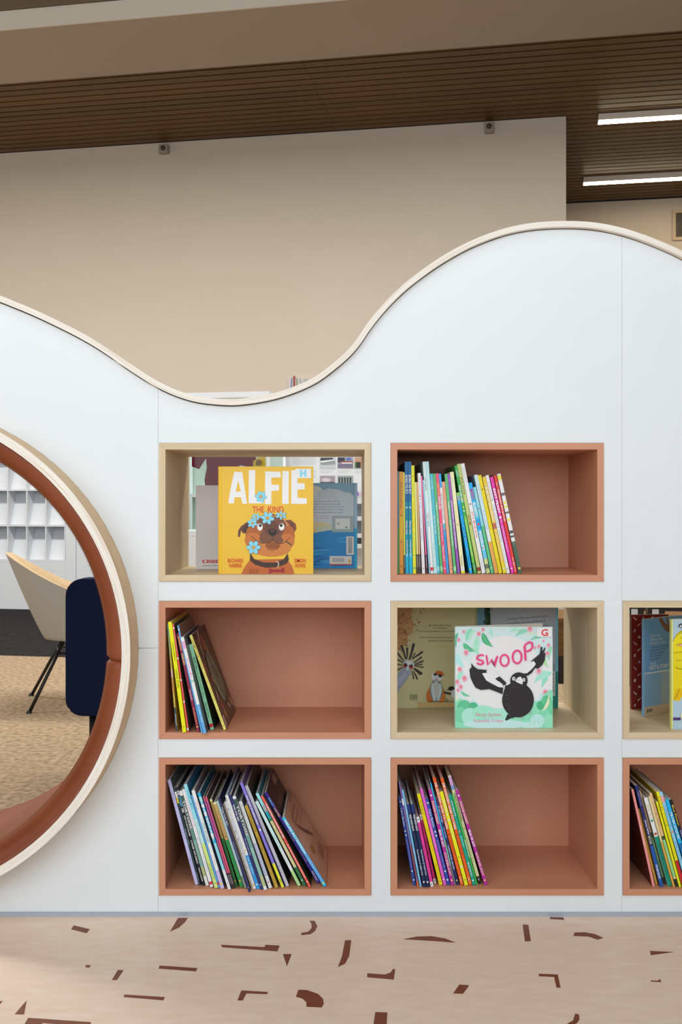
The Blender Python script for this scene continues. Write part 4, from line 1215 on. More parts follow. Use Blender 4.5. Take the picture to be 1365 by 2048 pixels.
def draw_grey_back(A):   # frame 0..1000
    A.rect(0, 0, 1000, 1000, 'd0cdd8')
    A.text('FIRST CLASS WHOOPS', 430, 385, 560, 30, 'a05048', 0)
    A.ell(500, 440, 26, 22, '4a4a5a')
    A.ell(500, 440, 13, 11, 'c0c0cc')
    A.text('A tale of two', 420, 500, 400, 24, 'a0a0b0', 0)
    A.text('noisy hens and a', 400, 590, 420, 24, 'a0a0b0', 0)
    A.rect(330, 650, 352, 790, '3a2a4a')
    A.rect(352, 650, 700, 790, 'a9c8e0')
    A.text('Whoops', 400, 720, 250, 50, 'b06a34', .02)
    A.rect(90, 890, 620, 925, 'b82430')
    A.ell(130, 907, 24, 12, 'f4f0f0')
    A.text('SCHOLASTIC', 170, 895, 430, 24, 'f0dede', .01)
    A.text('www.scholastic.com.au', 90, 945, 480, 22, '6a6a78', 0)


def leaf(A, x, y, ln, wd, rot, col, vein=None):
    c, s = math.cos(math.radians(rot)), math.sin(math.radians(rot))
    pts = []
    for k in range(17):
        t = k / 16
        pts.append((t * ln, math.sin(PI * t ** .8) * wd * (1 - .3 * t) + 0.12 * ln * math.sin(PI * t)))
    for k in range(15, 0, -1):
        t = k / 16
        pts.append((t * ln, -math.sin(PI * t ** .8) * wd * (1 - .3 * t) + 0.12 * ln * math.sin(PI * t)))
    A.poly([(x + u * c - v * s, y + u * s + v * c) for u, v in pts], col)
    if vein:
        A.line([(x + u * c - v * s, y + u * s + v * c) for u, v in [(t * ln, .12 * ln * math.sin(PI * t)) for t in (0, .25, .5, .75, 1)]], 4, vein)


def blossom(A, x, y, r):
    A.ell(x, y, r, r * 1.15, 'f4c4d0', 0, 12)
    A.ell(x, y, r * .75, r * .9, 'ee9ab0', 0, 12)
    A.ell(x, y, r * .42, r * .5, 'e8647f', 0, 10)
    A.ell(x, y + r * .1, r * .15, r * .15, 'f4e080', 0, 8)


def draw_magpie(A):
    A.rect(40, 55, 1300, 1350, 'c4ecdf')
    A.ell(690, 690, 480, 520, 'eef4fa', 0, 40)
    A.poly([(40, 900), (260, 1010), (260, 700), (200, 500), (40, 400)], 'd6f0ea')
    A.poly([(1300, 900), (1120, 900), (1180, 700), (1160, 500), (1300, 400)], 'd6f0ea')
    # leaves and blossoms round the edge
    for l in ((75, 130, 200, 26, 95, '5cae8c', None), (255, 75, 190, 42, 110, '8fd2b8', '6ab898'), (300, 90, 190, 20, 115, 'a4d8be', None), (390, 130, 240, 45, 52, '4ba678', '8fd0ac'),
              (330, 180, 280, 50, 85, 'a2dcc0', '80c4a4'), (140, 265, 200, 40, 32, '4fae7c', '8ad0a8'), (500, 70, 130, 26, 75, 'a6dfcc', None), (60, 400, 210, 46, 60, 'a8dede', None),
              (140, 620, 170, 36, 110, '9cd6c0', None), (60, 480, 230, 22, 95, 'b4e2d0', None), (110, 880, 150, 22, 25, '6fbf98', None), (50, 910, 220, 26, 55, 'cfe6c0', None),
              (880, 90, 160, 30, 165, 'a4d8c4', None), (990, 100, 190, 36, 155, '8ccdb4', '70b89c'), (1150, 190, 150, 24, 165, '7cc4a4', None), (1100, 140, 150, 18, 170, 'c4e2bc', None),
              (1290, 300, 200, 30, 100, '8fd0a8', None), (1190, 440, 150, 26, 68, 'a8d89c', '7cb878'), (1290, 640, 270, 52, 150, 'a0dcc8', '7cc4b0'), (1240, 700, 160, 30, 120, '8ed2ba', None),
              (1290, 860, 260, 40, 115, '90d0a0', None)):
        leaf(A, *l)
    for bx, by, r in ((85, 222, 27), (150, 118, 24), (400, 92, 26), (345, 145, 34), (180, 385, 40), (100, 600, 36), (160, 715, 42), (65, 760, 36), (110, 825, 36), (75, 865, 26),
                      (1005, 80, 42), (1245, 290, 28), (1230, 395, 30), (1120, 305, 26), (1070, 320, 20), (1120, 620, 40), (1205, 895, 42), (1180, 235, 16)):
        blossom(A, bx, by, r)
    # bushes along the foot
    A.poly([(40, 1010), (110, 970), (160, 1040), (230, 1040), (300, 1035), (330, 1090), (420, 1062), (500, 1100), (620, 1110), (720, 1140), (900, 1190), (1020, 1120), (1050, 1010),
            (1090, 1010), (1140, 1000), (1200, 900), (1300, 860), (1300, 1350), (40, 1350)], '86d0b0')
    for q in ((150, 1080, 90, 90, '5db68a'), (270, 1070, 60, 50, '4fae80'), (110, 1180, 80, 100, '74c6a0'), (230, 1200, 110, 110, 'a4dfca'), (400, 1150, 140, 90, '96d8be'), (600, 1190, 170, 90, 'a0dcc6'),
              (1150, 1060, 60, 60, '48a878'), (1220, 1000, 60, 70, '5ab888'), (1270, 1100, 60, 110, '6cc498'), (1190, 1190, 80, 90, '7accaa'), (1250, 1260, 70, 90, '8ed4b4'), (1100, 1260, 90, 90, 'b0e6d6'), (560, 1300, 420, 60, 'b8ead8'), (1000, 1310, 150, 40, 'b8ead8')):
        A.ell(*q)
    for k in range(6):
        A.line([(1010 + 60 * k, 1330), (1000 + 55 * k, 1240)], 6, '8ad0b0')
    leaf(A, 1165, 1135, 240, 24, -70, 'd4ecb4')
    # wings
    bk = '262428'
    A.poly([(245, 515), (275, 555), (330, 595), (440, 605), (560, 640), (700, 770), (660, 800), (650, 915), (560, 880), (480, 850), (370, 862), (300, 830), (265, 770), (235, 700), (228, 650), (222, 600), (250, 570)], bk)
    A.poly([(440, 615), (500, 605), (580, 640), (610, 690), (570, 710), (590, 740), (650, 790), (660, 830), (600, 825), (530, 790), (440, 740), (410, 690), (385, 650), (450, 640)], 'f4f4fa')
    A.line([(470, 690), (560, 740)], 4, 'c4c0d0')
    A.line([(500, 640), (590, 700)], 4, 'c4c0d0')
    A.poly([(555, 715), (605, 690), (660, 735), (715, 790), (690, 805), (640, 770), (585, 745)], bk)
    A.poly([(870, 640), (960, 530), (1060, 490), (1085, 540), (1020, 600), (960, 660), (910, 650)], 'f0eef8')
    A.line([(900, 630), (1040, 530)], 4, 'cac4dc')
    A.poly([(1010, 500), (1130, 400), (1145, 310), (1165, 312), (1165, 370), (1195, 315), (1205, 325), (1180, 400), (1205, 380), (1200, 440), (1195, 480), (1165, 540), (1110, 590), (1070, 580), (1030, 640), (975, 680), (960, 650), (1030, 600), (1080, 530), (1055, 490)], bk)
    # body, head, face
    A.ell(850, 990, 205, 222, bk, 0, 40)
    A.poly([(690, 800), (750, 760), (775, 680), (820, 645), (880, 640), (940, 660), (960, 700), (955, 790), (1010, 870), (1040, 940), (700, 940), (660, 900)], bk)
    A.ell(862, 740, 112, 104, bk, 0, 30)
    A.poly([(690, 790), (720, 755), (745, 745), (750, 780), (700, 805)], 'ece6ea')
    A.poly([(910, 645), (945, 655), (935, 640), (975, 655), (960, 690)], bk)
    A.poly([(810, 745), (850, 700), (885, 690), (910, 735), (908, 792), (850, 770)], 'd9dbe2')
    A.line([(815, 745), (850, 735), (880, 745)], 4, '8a8a94')
    A.ell(795, 717, 21, 24, 'f8f8f8')
    A.ell(798, 716, 8, 9, '1c1c1c')
    A.ell(924, 732, 19, 24, 'f8f8f8')
    A.ell(922, 732, 8, 9, '1c1c1c')
    A.poly([(715, 1165), (780, 1200), (830, 1190), (800, 1215), (750, 1225), (705, 1252), (682, 1245)], bk)
    for k, (x, y) in enumerate(((700, 925), (720, 965), (700, 1040), (760, 1060), (730, 1105), (800, 820), (1000, 890))):
        A.line([(x - 26, y), (x - 8, y + 10), (x + 8, y - 6), (x + 26, y + 4)], 3, '55535a')
    A.line([(870, 1215), (900, 1218), (925, 1212)], 12, '9a9a9a')
    A.line([(985, 1170), (1010, 1160), (1022, 1125)], 10, '9a9a9a')
    # letters
    pk = 'df3d7c'
    A.line([(408, 420), (370, 412), (325, 430), (318, 460), (350, 478), (395, 490), (402, 515), (375, 535), (335, 528), (318, 512)], 22, pk)
    A.line([(440, 415), (460, 540), (508, 478), (540, 552), (585, 425)], 22, pk)
    A.line([(675 + 55 * math.cos(a), 482 + 72 * math.sin(a)) for a in (2 * PI * k / 24 for k in range(25))], 23, pk)
    A.line([(838 + 58 * math.cos(a), 438 + 82 * math.sin(a)) for a in (2 * PI * k / 24 for k in range(25))], 24, pk)
    A.line([(948, 485), (935, 300)], 27, pk)
    A.line([(925, 330), (945, 280), (995, 248), (1030, 260), (1038, 310), (1010, 350), (960, 370)], 24, pk)
    A.rect(1092, 62, 1288, 182, 'f2f5f8')
    A.text('G', 1148, 82, 90, 92, 'cf3f44', .03)
    A.text('Nicole Godwin', 304, 1152, 326, 44, 'e08aa0', .004)
    A.text('illustrated by', 395, 1208, 130, 16, 'e8a0b4', 0)
    A.text('Susannah Crispe', 276, 1234, 380, 48, 'e08aa0', .004)


def draw_savanna(A):     # frame: crop pixels of the cover, 0..1210 x 0..1890
    A.rect(-60, -130, 1500, 1890, 'b7b186')
    rnd = random.Random(5)
    for k in range(9):
        A.ell(40 + 220 * rnd.random(), -60 + 900 * k / 9, 200 - 12 * k, 120, ('a8774a', 'b08252', 'b68c5c')[k % 3], rnd.random() * 60, 16)
    for k in range(120):
        t = rnd.random()
        A.ell(rnd.random() * (620 - 380 * t), 40 + 800 * t + rnd.random() * 60, 6 + 16 * rnd.random(), 4 + 10 * rnd.random(), rnd.choice(['8a5a30', '9a6438', 'c49c68', '7a4c28', 'b8905c']), rnd.random() * 180, 7)
    for s, x, y, w in (('She is tall and fine to watch', 660, 350, 400), ('An unlikely pair', 735, 405, 260), ('Could this be the beginning of a very big adventure', 475, 462, 700),
                       ('A heart warming tale about learning to trust', 480, 575, 690), ('and the value of a true friend', 640, 632, 440)):
        A.text(s, x, y, w, 30, '4a442e', 0)
    # tall bird with a crest of black quills
    A.poly([(60, 1640), (60, 1290), (180, 1160), (320, 1180), (330, 1240), (240, 1380), (130, 1520)], '8a92a8')
    A.poly([(60, 1500), (60, 1380), (200, 1240), (270, 1260), (160, 1420)], '9aa2b8')
    for x0, y0, x1, y1, w in ((235, 985, 160, 745, 38), (255, 980, 262, 790, 34), (300, 1000, 380, 715, 46), (200, 1020, 60, 850, 30), (190, 1050, 60, 980, 24), (180, 1100, 60, 1075, 20), (180, 1130, 70, 1190, 24),
                              (350, 980, 535, 855, 34), (340, 960, 405, 880, 20), (380, 1050, 520, 950, 26), (390, 1080, 550, 1020, 26), (390, 1100, 535, 1075, 20), (400, 1110, 555, 1135, 18),
                              (390, 1150, 530, 1250, 28), (380, 1160, 500, 1265, 24), (370, 1200, 445, 1345, 26), (340, 1200, 380, 1345, 20)):
        A.line([(x0, y0), ((x0 + x1) / 2 + 6, (y0 + y1) / 2), (x1, y1)], w * .55, '1c1a1c', w)
        A.ell(x1, y1, w * .5, w * .5, '1c1a1c', 0, 8)
    A.ell(285, 1090, 110, 90, 'a8b0c0')
    A.ell(295, 1050, 52, 36, 'c8ccdc')
    A.ell(225, 1100, 38, 44, '8a2e22')
    A.ell(330, 1125, 38, 44, '9a3424')
    A.ell(235, 1085, 22, 26, '1a1416')
    A.ell(335, 1105, 20, 26, '1a1416')
    A.poly([(235, 1140), (285, 1110), (300, 1150), (265, 1210)], 'a8c4dc')
    # barcode
    A.rect(310, 1625, 450, 1730, 'a8a880')
    for k in range(12):
        A.rect(316 + 11 * k, 1630, 316 + 11 * k + (3, 6, 5)[k % 3], 1722, '4a4a3a')
    # seated monkey
    A.ell(690, 1640, 78, 140, 'b8622a', 8)
    A.ell(880, 1640, 74, 150, 'c0702c', -6)
    A.ell(790, 1560, 120, 200, '7a7a74')
    A.ell(790, 1540, 60, 160, 'b0b4b0')
    A.poly([(700, 1440), (745, 1420), (745, 1560), (790, 1740), (740, 1745), (700, 1580)], 'b4c4d4')
    A.poly([(880, 1440), (840, 1430), (845, 1560), (800, 1740), (840, 1750), (895, 1560)], 'b4c4d4')
    A.ell(810, 1300, 110, 88, 'c4c8c8')
    A.ell(850, 1250, 80, 48, 'b85a22', 20)
    A.ell(775, 1265, 34, 28, '241e20', -10)
    A.ell(860, 1290, 40, 28, '241e20', 10)
    A.ell(800, 1325, 42, 52, 'b8b8c4')
    A.ell(795, 1368, 38, 24, '9a92ac')
    A.line([(640, 1752), (900, 1760), (1120, 1755)], 8, '4a3a28')
    A.line([(890, 1740), (960, 1700), (1010, 1725), (960, 1750)], 12, '8a6a4a')
    A.ell(1070, 1520, 60, 38, '222024')
    A.line([(990, 1545), (1060, 1525)], 16, '222024')
    A.line([(930, 1590), (1060, 1620)], 30, '1c1a1c')
    A.ell(1110, 1620, 50, 80, 'c4c8cc')
    A.rect(460, 1780, 1300, 1860, 'b89a68')


def draw_bear_back(A):   # grey back cover, frame 0..1000
    A.rect(0, 0, 1000, 1000, '9ea6b4')
    A.rect(0, 560, 1000, 1000, '7f9aa4')
    A.rect(0, 700, 1000, 1000, '4a9a94')
    A.ell(500, 760, 600, 60, '6aa8a8')
    A.rect(0, 880, 1000, 1000, '2a8078')
    A.text('Christopher Robin says everyone is good', 220, 95, 615, 32, '3a4250', 0, -3)
    A.text('at something, but when all the friends', 245, 140, 565, 32, '3a4250', 0, -3)
    A.text('go exploring one of them is not so sure', 200, 185, 640, 32, '3a4250', 0, -3)
    A.rect(910, 640, 955, 880, 'c4ccd4')
    for k in range(16):
        A.rect(918, 650 + 13 * k, 940, 650 + 13 * k + (4, 7, 5)[k % 3], '3a4450')
    A.rect(962, 0, 1000, 1000, '6fb4d0')
    A.rect(962, 640, 1000, 1000, '1f7c78')


def draw_tree(A):
    A.rect(0, 0, 1000, 1000, '7aaed4')
    A.rect(0, 450, 1000, 1000, '5a94b8')
    rnd = random.Random(8)
    for k in range(40):
        A.ell(250 + rnd.random() * 600, 20 + rnd.random() * 420, 60 + 60 * rnd.random(), 20 + 16 * rnd.random(), rnd.choice(['20382a', '2c4a34', '34583a']), rnd.random() * 60 - 30, 9)


def draw_red(A):
    A.rect(0, 0, 1000, 1000, '862420')
    rnd = random.Random(6)
    for r in range(15):
        for c in range(9):
            x, y = 40 + 112 * c + (56 if r % 2 else 0), 35 + 66 * r
            k = (r * 3 + c) % 4
            col = rnd.choice(['d8b8b4', 'c8a0a8', 'e0c8bc', 'b894a8'])
            if k == 0:
                A.line([(x - 22, y - 16), (x + 22, y + 18)], 5, col, 20)
            elif k == 1:
                A.poly([(x, y - 20), (x + 22, y + 14), (x - 22, y + 14)], col)
            elif k == 2:
                A.ell(x, y, 14, 20, col, 20, 8)
            else:
                A.line([(x + 24, y - 16), (x - 22, y + 18)], 5, col, 16)


def draw_sky(A):
    A.rect(0, 0, 1000, 1000, '5a94cc')
    A.rect(0, 560, 1000, 1000, '86a2bc')
    A.rect(0, 560, 420, 900, '6a9cc8')
    A.rect(0, 552, 1000, 566, 'b8cce0')
    A.rect(0, 905, 1000, 1000, 'b4a48c')
    A.line([(380, 0), (520, 100), (640, 130), (1000, 150)], 55, '6a4c3a', 90)
    A.line([(640, 130), (560, 0)], 40, '6a4c3a')
    for a in (-150, -110, -60, -20, 30, 80, 130, 170):
        leaf(A, 820, 330, 120, 20, a, '27303a')
    for k, (s, w) in enumerate((('SOMETIMES', 270), ('THINGS ARE', 330), ('NOT WHAT YOU THINK', 400))):
        A.text(s, 130, 170 + 38 * k, w, 26, 'b8cfe4', 0)
    for k in range(5):
        A.text('a tale for all small birds'[k:], 130, 292 + 30 * k, 480 - 50 * k, 16, '2a4a74', 0)
    A.text('THIS IS', 130, 455, 150, 24, 'c8d8e8', 0)
    A.text('NOT A STORY', 130, 488, 480, 42, 'd8e2ee', .01)
    for x, y in ((640, 700), (780, 620), (700, 780)):
        A.line([(x, 950), (x + 20, y)], 10, '4f6a6a')
    A.rect(60, 925, 90, 965, '4a4438')
    A.rect(105, 930, 190, 960, '6a6252')


def draw_yellow(A):      # frame 0..1000, spine at the left
    A.rect(0, 0, 1000, 1000, 'a9c2d0')
    A.rect(0, 0, 13, 1000, 'e4ec8c')
    A.rect(13, 0, 16, 1000, '8a9a7a')
    body = [(16, 735), (16, 207), (28, 175), (47, 138), (66, 118), (90, 106), (116, 98), (200, 84), (330, 90), (430, 130), (520, 250), (640, 360), (820, 420), (900, 520), (880, 690),
            (700, 760), (430, 700), (250, 640), (150, 620), (116, 690), (80, 745)]
    A.poly(body, 'f0d21c')
    A.poly([(16, 735), (40, 640), (90, 620), (116, 640), (150, 620), (116, 690), (80, 745)], 'e8b80c')
    for k in range(40):
        rnd = random.Random(k)
        A.line([(18 + 8 * rnd.random(), 290 + 11 * k), (70 + 60 * rnd.random(), 290 + 11 * k)], 2, 'd8b810')
    for k in range(16):
        u = 18 + 6.4 * k
        v = 207 - 109 * min(1, (u - 16) / 98) ** .55
        A.line([(u, v + 6), (u - 5, v - 7)], 2.4, '3a3410')
    A.ell(124, 141, 24, 15, 'fbfbfb')
    A.ell(130, 142, 8, 8, '222222')
    A.line([(96, 125), (150, 122)], 5, '2a2a20')
    A.line([(96, 168), (130, 172)], 4, '2a2a20')
    A.poly([(45, 234), (90, 224), (170, 222), (260, 250), (170, 244), (90, 242)], 'e8a07c')
    A.line([(42, 230), (90, 222), (170, 218)], 3, '4a3c18')
    A.line([(20, 304), (116, 292)], 3, '6a5c10')
    A.line([(40, 372), (150, 370)], 2.5, '6a5c10')
    A.line([(38, 432), (60, 446), (116, 452), (180, 446)], 4, '4a4010')
    A.line([(80, 630), (50, 700), (24, 730)], 3, '6a5c10')
    A.ell(170, 880, 75, 68, 'f2e48c')
    A.rect(16, 892, 92, 916, '4a2a6a')
    A.line([(62, 70), (74, 58), (78, 40)], 5, '1c2428')
    A.ell(90, 58, 15, 18, '1c2428')
    A.ell(91, 60, 8, 10, 'eef2f4')
    A.line([(90, 42), (104, 34)], 5, '1c2428')
    A.text('iddy Goose', 110, 38, 560, 44, '2c3a40', .02)


EPS = 0.0004


def pxx(px, y):
    return (px - CX) * (CAMD + y) / F


def pz(py, y):
    return CAMZ - (py - CY) * (CAMD + y) / F


def place(key, pl, pr, top, y):
    """x, y, z, width, height of an upright cover seen from pixel pl to pr with its top at pixel row top"""
    x0, x1 = pxx(pl, y), pxx(pr, y)
    z = FLOORZ[key] + EPS
    return x0, y, z, x1 - x0, pz(top, y) - z


K = (0, 0)
cover_book('yellow picture book with a brown dog wearing blue flowers, facing out', *place(K, 437, 627, 933, 0.035), 'f4c03c', 'f2b20c', draw_dog, (45, 50, 1310, 1490), opened=24, gain=1.0)
cover_book('blue seascape back cover standing to the right behind the yellow book', *place(K, 570, 714.8, 966, 0.245), '1f78b8', '5a90c0', draw_sea, (0, 0, 1000, 1000), spine='R', opened=14, gain=1.6)
cover_book('plain grey-white back cover standing to the left behind the yellow book', *place(K, 392, 540, 970.6, 0.215), 'd0cdd8', '9aa8b8', draw_grey_back, (0, 0, 1000, 1000), spine='R', opened=20, inner='6aaec0', gain=1.35)
K = (1, 1)
cover_book('white and mint picture book with a flying magpie, facing out', *place(K, 911, 1106, 1253.5, 0.045), 'c4ecdf', 'c8e8e0', draw_magpie, (40, 55, 1300, 1350), opened=16, gain=1.25)
cover_book('sandy back cover with a quilled bird and a monkey', *place(K, 784, 955, 1206, 0.285), 'b7b186', '8a7a50', draw_savanna, (-20, -40, 1540, 1885), spine='L', opened=4, thick=0.012, gain=1.45)
cover_book('grey blue back cover with printed verse behind the magpie book', *place(K, 984, 1117, 1213, 0.285), '9ea6b4', '6fb4d0', draw_bear_back, (0, 0, 1000, 1000), spine='R', opened=6, thick=0.012, gain=1.5)
cover_book('sky blue cover with dark tree leaves, hindmost behind the magpie book', *place(K, 952, 1030, 1210, 0.336), '7aaed4', '5a94c4', draw_tree, (0, 0, 1000, 1000), spine='R', opened=0, thick=0.008, gain=1.4)
K = (2, 1)
z3 = FLOORZ[K] + EPS
cover_book('yellow shaggy creature picture book cut off by the right picture edge', *place(K, 1344, 1540, 1239, 0.03), 'a9c2d0', 'dfe88c', draw_yellow, (0, 0, 1000, 1000), opened=16, gain=1.15)
cover_book('blue book turned sideways with a branch and leaves printed on it', pxx(1289.8, 0.174), 0.174, z3, 0.165, pz(1238.7, 0.174) - z3, '5a94cc', '8cc4f0', draw_sky, (0, 0, 1000, 1000), rotz=math.radians(36), opened=3, thick=0.006, gain=1.25)
cover_book('dark red book patterned with small white shapes', pxx(1264, 0.27), 0.270, z3, 0.105, pz(1230, 0.27) - z3, '862420', '6a1c1a', draw_red, (0, 0, 470, 1000), rotz=math.radians(8), opened=2, thick=0.008, gain=1.25)

# ================================================================== BEYOND THE PARTITION
def tub_chair():
    e = empty('tub_chair', (-1.31, 2.635, 0), 'grey felt tub chair with tan lining and thin black legs', 'chair', None, (0, 0, math.radians(16)))
    NA, AM = 40, math.radians(118)

    def pt(phi, v, inner):
        # v 0 centre of the seat, 0.35 turn of the shell, 1 rim
        rim = 0.53 + 0.225 * (0.5 + 0.5 * math.cos(phi * 1.5)) if abs(phi) < PI / 1.5 else 0.53
        off = 0.022 if inner else 0.0
        if v < 0.3:
            k = v / 0.3
            r, z = 0.02 + 0.16 * k, 0.315 + 0.012 * k * k
        else:
            k = (v - 0.3) / 0.7
            r = 0.18 + 0.14 * k ** 0.85
            z = 0.327 + (rim - 0.327) * k
        r = max(r - off, 0.012)
        if inner and v < 0.3:
            z += 0.03
        elif inner:
            z += 0.03 * (1 - (v - 0.3) / 0.7)
        lean = 0.045 * max(0.0, (v - 0.3) / 0.7) * math.cos(phi / 2)
        return Vector((-(r + lean) * math.cos(phi), r * math.sin(phi), z))
    VS = [0, .1, .2, .27, .3, .34, .42, .55, .7, .85, 1.0]
    for nm, inner, m in (('shell', False, M_GREYF), ('lining', True, M_TANF)):
        bm = bmesh.new()
        g = [[bm.verts.new(pt(-AM + 2 * AM * i / NA, v, inner)) for v in VS] for i in range(NA + 1)]
        for i in range(NA):
            for k in range(len(VS) - 1):
                bm.faces.new((g[i][k], g[i + 1][k], g[i + 1][k + 1], g[i][k + 1]))
        if inner:
            g2 = [bm.verts.new(pt(-AM + 2 * AM * i / NA, 1.0, False)) for i in range(NA + 1)]
            for i in range(NA):
                bm.faces.new((g[i][-1], g[i + 1][-1], g2[i + 1], g2[i]))
            for i in (0, NA):
                side = [bm.verts.new(pt(-AM + 2 * AM * i / NA, v, False)) for v in VS]
                for k in range(len(VS) - 1):
                    bm.faces.new((g[i][k], g[i][k + 1], side[k + 1], side[k]))
        from_bm(nm, bm, m, e, smooth=True)
    bm = bmesh.new()
    bmesh.ops.create_cone(bm, cap_ends=True, segments=32, radius1=0.15, radius2=0.16, depth=0.05, matrix=Matrix.Translation((0.02, 0, 0.385)))
    from_bm('seat_cushion', bm, M_GREYF, e)
    for sx in (-1, 1):
        for sy in (-1, 1):
            lg = tube('leg', [(sx * .09, sy * .09, .314), (sx * .245, sy * .225, .006)], 0.0085, M_BLACK, e)
            bm = bmesh.new()
            bmesh.ops.create_cone(bm, cap_ends=True, segments=12, radius1=0.014, radius2=0.011, depth=0.012, matrix=Matrix.Translation((sx * .248, sy * .228, .006)))
            from_bm('glide', bm, M_BLACK, lg)
    for sy in (-1, 1):
        tube('rung', [(-.115, sy * .115, .262), (.115, sy * .115, .262)], 0.006, M_BLACK, e)
    for sx in (-1, 1):
        tube('rung', [(sx * .115, -.115, .262), (sx * .115, .115, .262)], 0.006, M_BLACK, e)


tub_chair()


def navy_seat():
    y0 = 0.85
    x0 = pxx(130, y0)
    zb, zt = pz(1433, y0), pz(1158, y0)
    e = empty('lounge_chair', (x0 + 0.28, y0 + 0.25, 0), 'navy upholstered lounge chair seen from behind through the porthole', 'chair')
    bm = bmesh.new()
    bm_box(bm, -.28, .28, -.25, -.15, zb, zt)
    bmesh.ops.bevel(bm, geom=[ed for ed in bm.edges if abs((ed.verts[0].co - ed.verts[1].co).normalized().y) > .9], offset=0.055, segments=6, affect='EDGES', profile=0.5)
    bmesh.ops.bevel(bm, geom=[ed for ed in bm.edges if ed.calc_length() > 0 and len(ed.link_faces) == 2 and ed.calc_face_angle(0) > 1.2], offset=0.012, segments=3, affect='EDGES', profile=0.5)
    bk = from_bm('backrest', bm, M_NAVY, e, smooth=True)
    # piping along the edge of the back
    r = 0.055
    path = []
    for cx, cz, a0 in ((.28 - r, zt - r, 0), (-.28 + r, zt - r, 90), (-.28 + r, zb + r, 180), (.28 - r, zb + r, 270)):
        for k in range(7):
            a = math.radians(a0 + 15 * k)
            path.append((cx + (r - .004) * math.cos(a), -.2415, cz + (r - .004) * math.sin(a)))
    path.append(path[0])
    tube('piping', path, 0.0045, M_NAVY, bk, 8)
    box('seat', -.27, .27, -.148, .30, zb + 0.03, zb + 0.17, M_NAVY, e, bevel=0.03, seg=4)
    for sx in (-.235, .235):
        tube('leg', [(sx + (0.033 if sx < 0 else -0.033), -.2, zb + .004), (sx + (0.033 if sx < 0 else -0.033), -.2, 0.001)], 0.0115, M_BLACK, e, 12)
        tube('leg', [(sx, .25, zb + .032), (sx, .25, 0.001)], 0.0115, M_BLACK, e, 12)


navy_seat()


def room_empty(name, s, q, label, cat, group=None):
    p = ROOM @ Vector((s, q, 0))
    return empty(name, p, label, cat, group, (0, 0, -YAW))


# brochure cabinet against the back wall
QC = CS * 9.0
s_r = RS(152, 9.0)
s_l = s_r - 1.95
e = room_empty('brochure_cabinet', s_l, QC, 'white cabinet of brochure pigeonholes seen through the porthole', 'cabinet')
DW = Q_WALL - QC - 0.002
wd = s_r - s_l
zt_ = 1.95
zrows = [RS(60, 9.0, p)[1] for p in (1122, 1052, 980.6, 909, 838)]
scol = [RS(p, 9.0) - s_l for p in (129.6, 92.6, 52.7, 15)]
pit = (scol[0] - scol[3]) / 3
scol = [scol[0] - pit * i for i in range(9)]
box('back_panel', 0, wd, DW - 0.012, DW, 0.0, zt_, M_CABWHITE, e)
box('side_panel', scol[0] + 0.010, wd, 0, DW - 0.013, 0.0, zt_, M_CABWHITE, e)
box('side_panel', 0, scol[-1] - 0.007, 0, DW - 0.013, zrows[0] - 0.0055, zrows[-1] + 0.0195, M_CABWHITE, e)
box('base_panel', 0, scol[0] + 0.009, 0, DW - 0.013, 0.0, zrows[0] - 0.006, M_CABWHITE, e)
box('top_panel', 0, scol[0] + 0.009, 0, DW - 0.013, zrows[-1] + 0.02, zt_, M_CABWHITE, e)
for zr in zrows:
    box('shelf', scol[-1] - 0.006, scol[0] + 0.009, 0.002, DW - 0.013, zr - 0.005, zr + 0.010, M_CABWHITE, e)
for za, zb in zip(zrows, zrows[1:]):
    for sc_ in scol:
        box('divider', sc_ - 0.006, sc_ + 0.006, 0.004, DW - 0.013, za + 0.0105, zb - 0.0055, M_CABWHITE, e)
    for sa, sb in zip(scol[1:], scol):
        bm = bmesh.new()
        vs = [bm.verts.new(p) for p in ((sa + .0065, 0.05, za + .011), (sb - .0065, 0.05, za + .011), (sb - .0065, DW - .016, zb - .007), (sa + .0065, DW - .016, zb - .007),
                                       (sa + .0065, 0.054, za + .011), (sb - .0065, 0.054, za + .011), (sb - .0065, DW - .0135, zb - .007), (sa + .0065, DW - .0135, zb - .007))]
        for f in ((0, 1, 2, 3), (4, 7, 6, 5), (0, 4, 5, 1), (2, 6, 7, 3), (0, 3, 7, 4), (1, 5, 6, 2)):
            bm.faces.new([vs[i] for i in f])
        from_bm('sloping_plate', bm, M_CABWHITE, e)
e2 = room_empty('tall_cupboard', s_r + 0.004, QC, 'plain white cupboard to the right of the brochure pigeonholes', 'cupboard')
box('carcass', 0, 0.95, 0.02, DW, 0.0, 1.15, M_CABWHITE, e2)
dr = box('door', 0.001, 0.47, 0, 0.018, 0.03, 1.149, M_CABWHITE, e2)
tube('handle', [(0.44, -0.012, 0.62), (0.44, -0.012, 0.76)], 0.005, M_BLACK, dr, 8)
dr = box('door', 0.474, 0.949, 0, 0.018, 0.03, 1.149, M_CABWHITE, e2)
tube('handle', [(0.505, -0.012, 0.62), (0.505, -0.012, 0.76)], 0.005, M_BLACK, dr, 8)

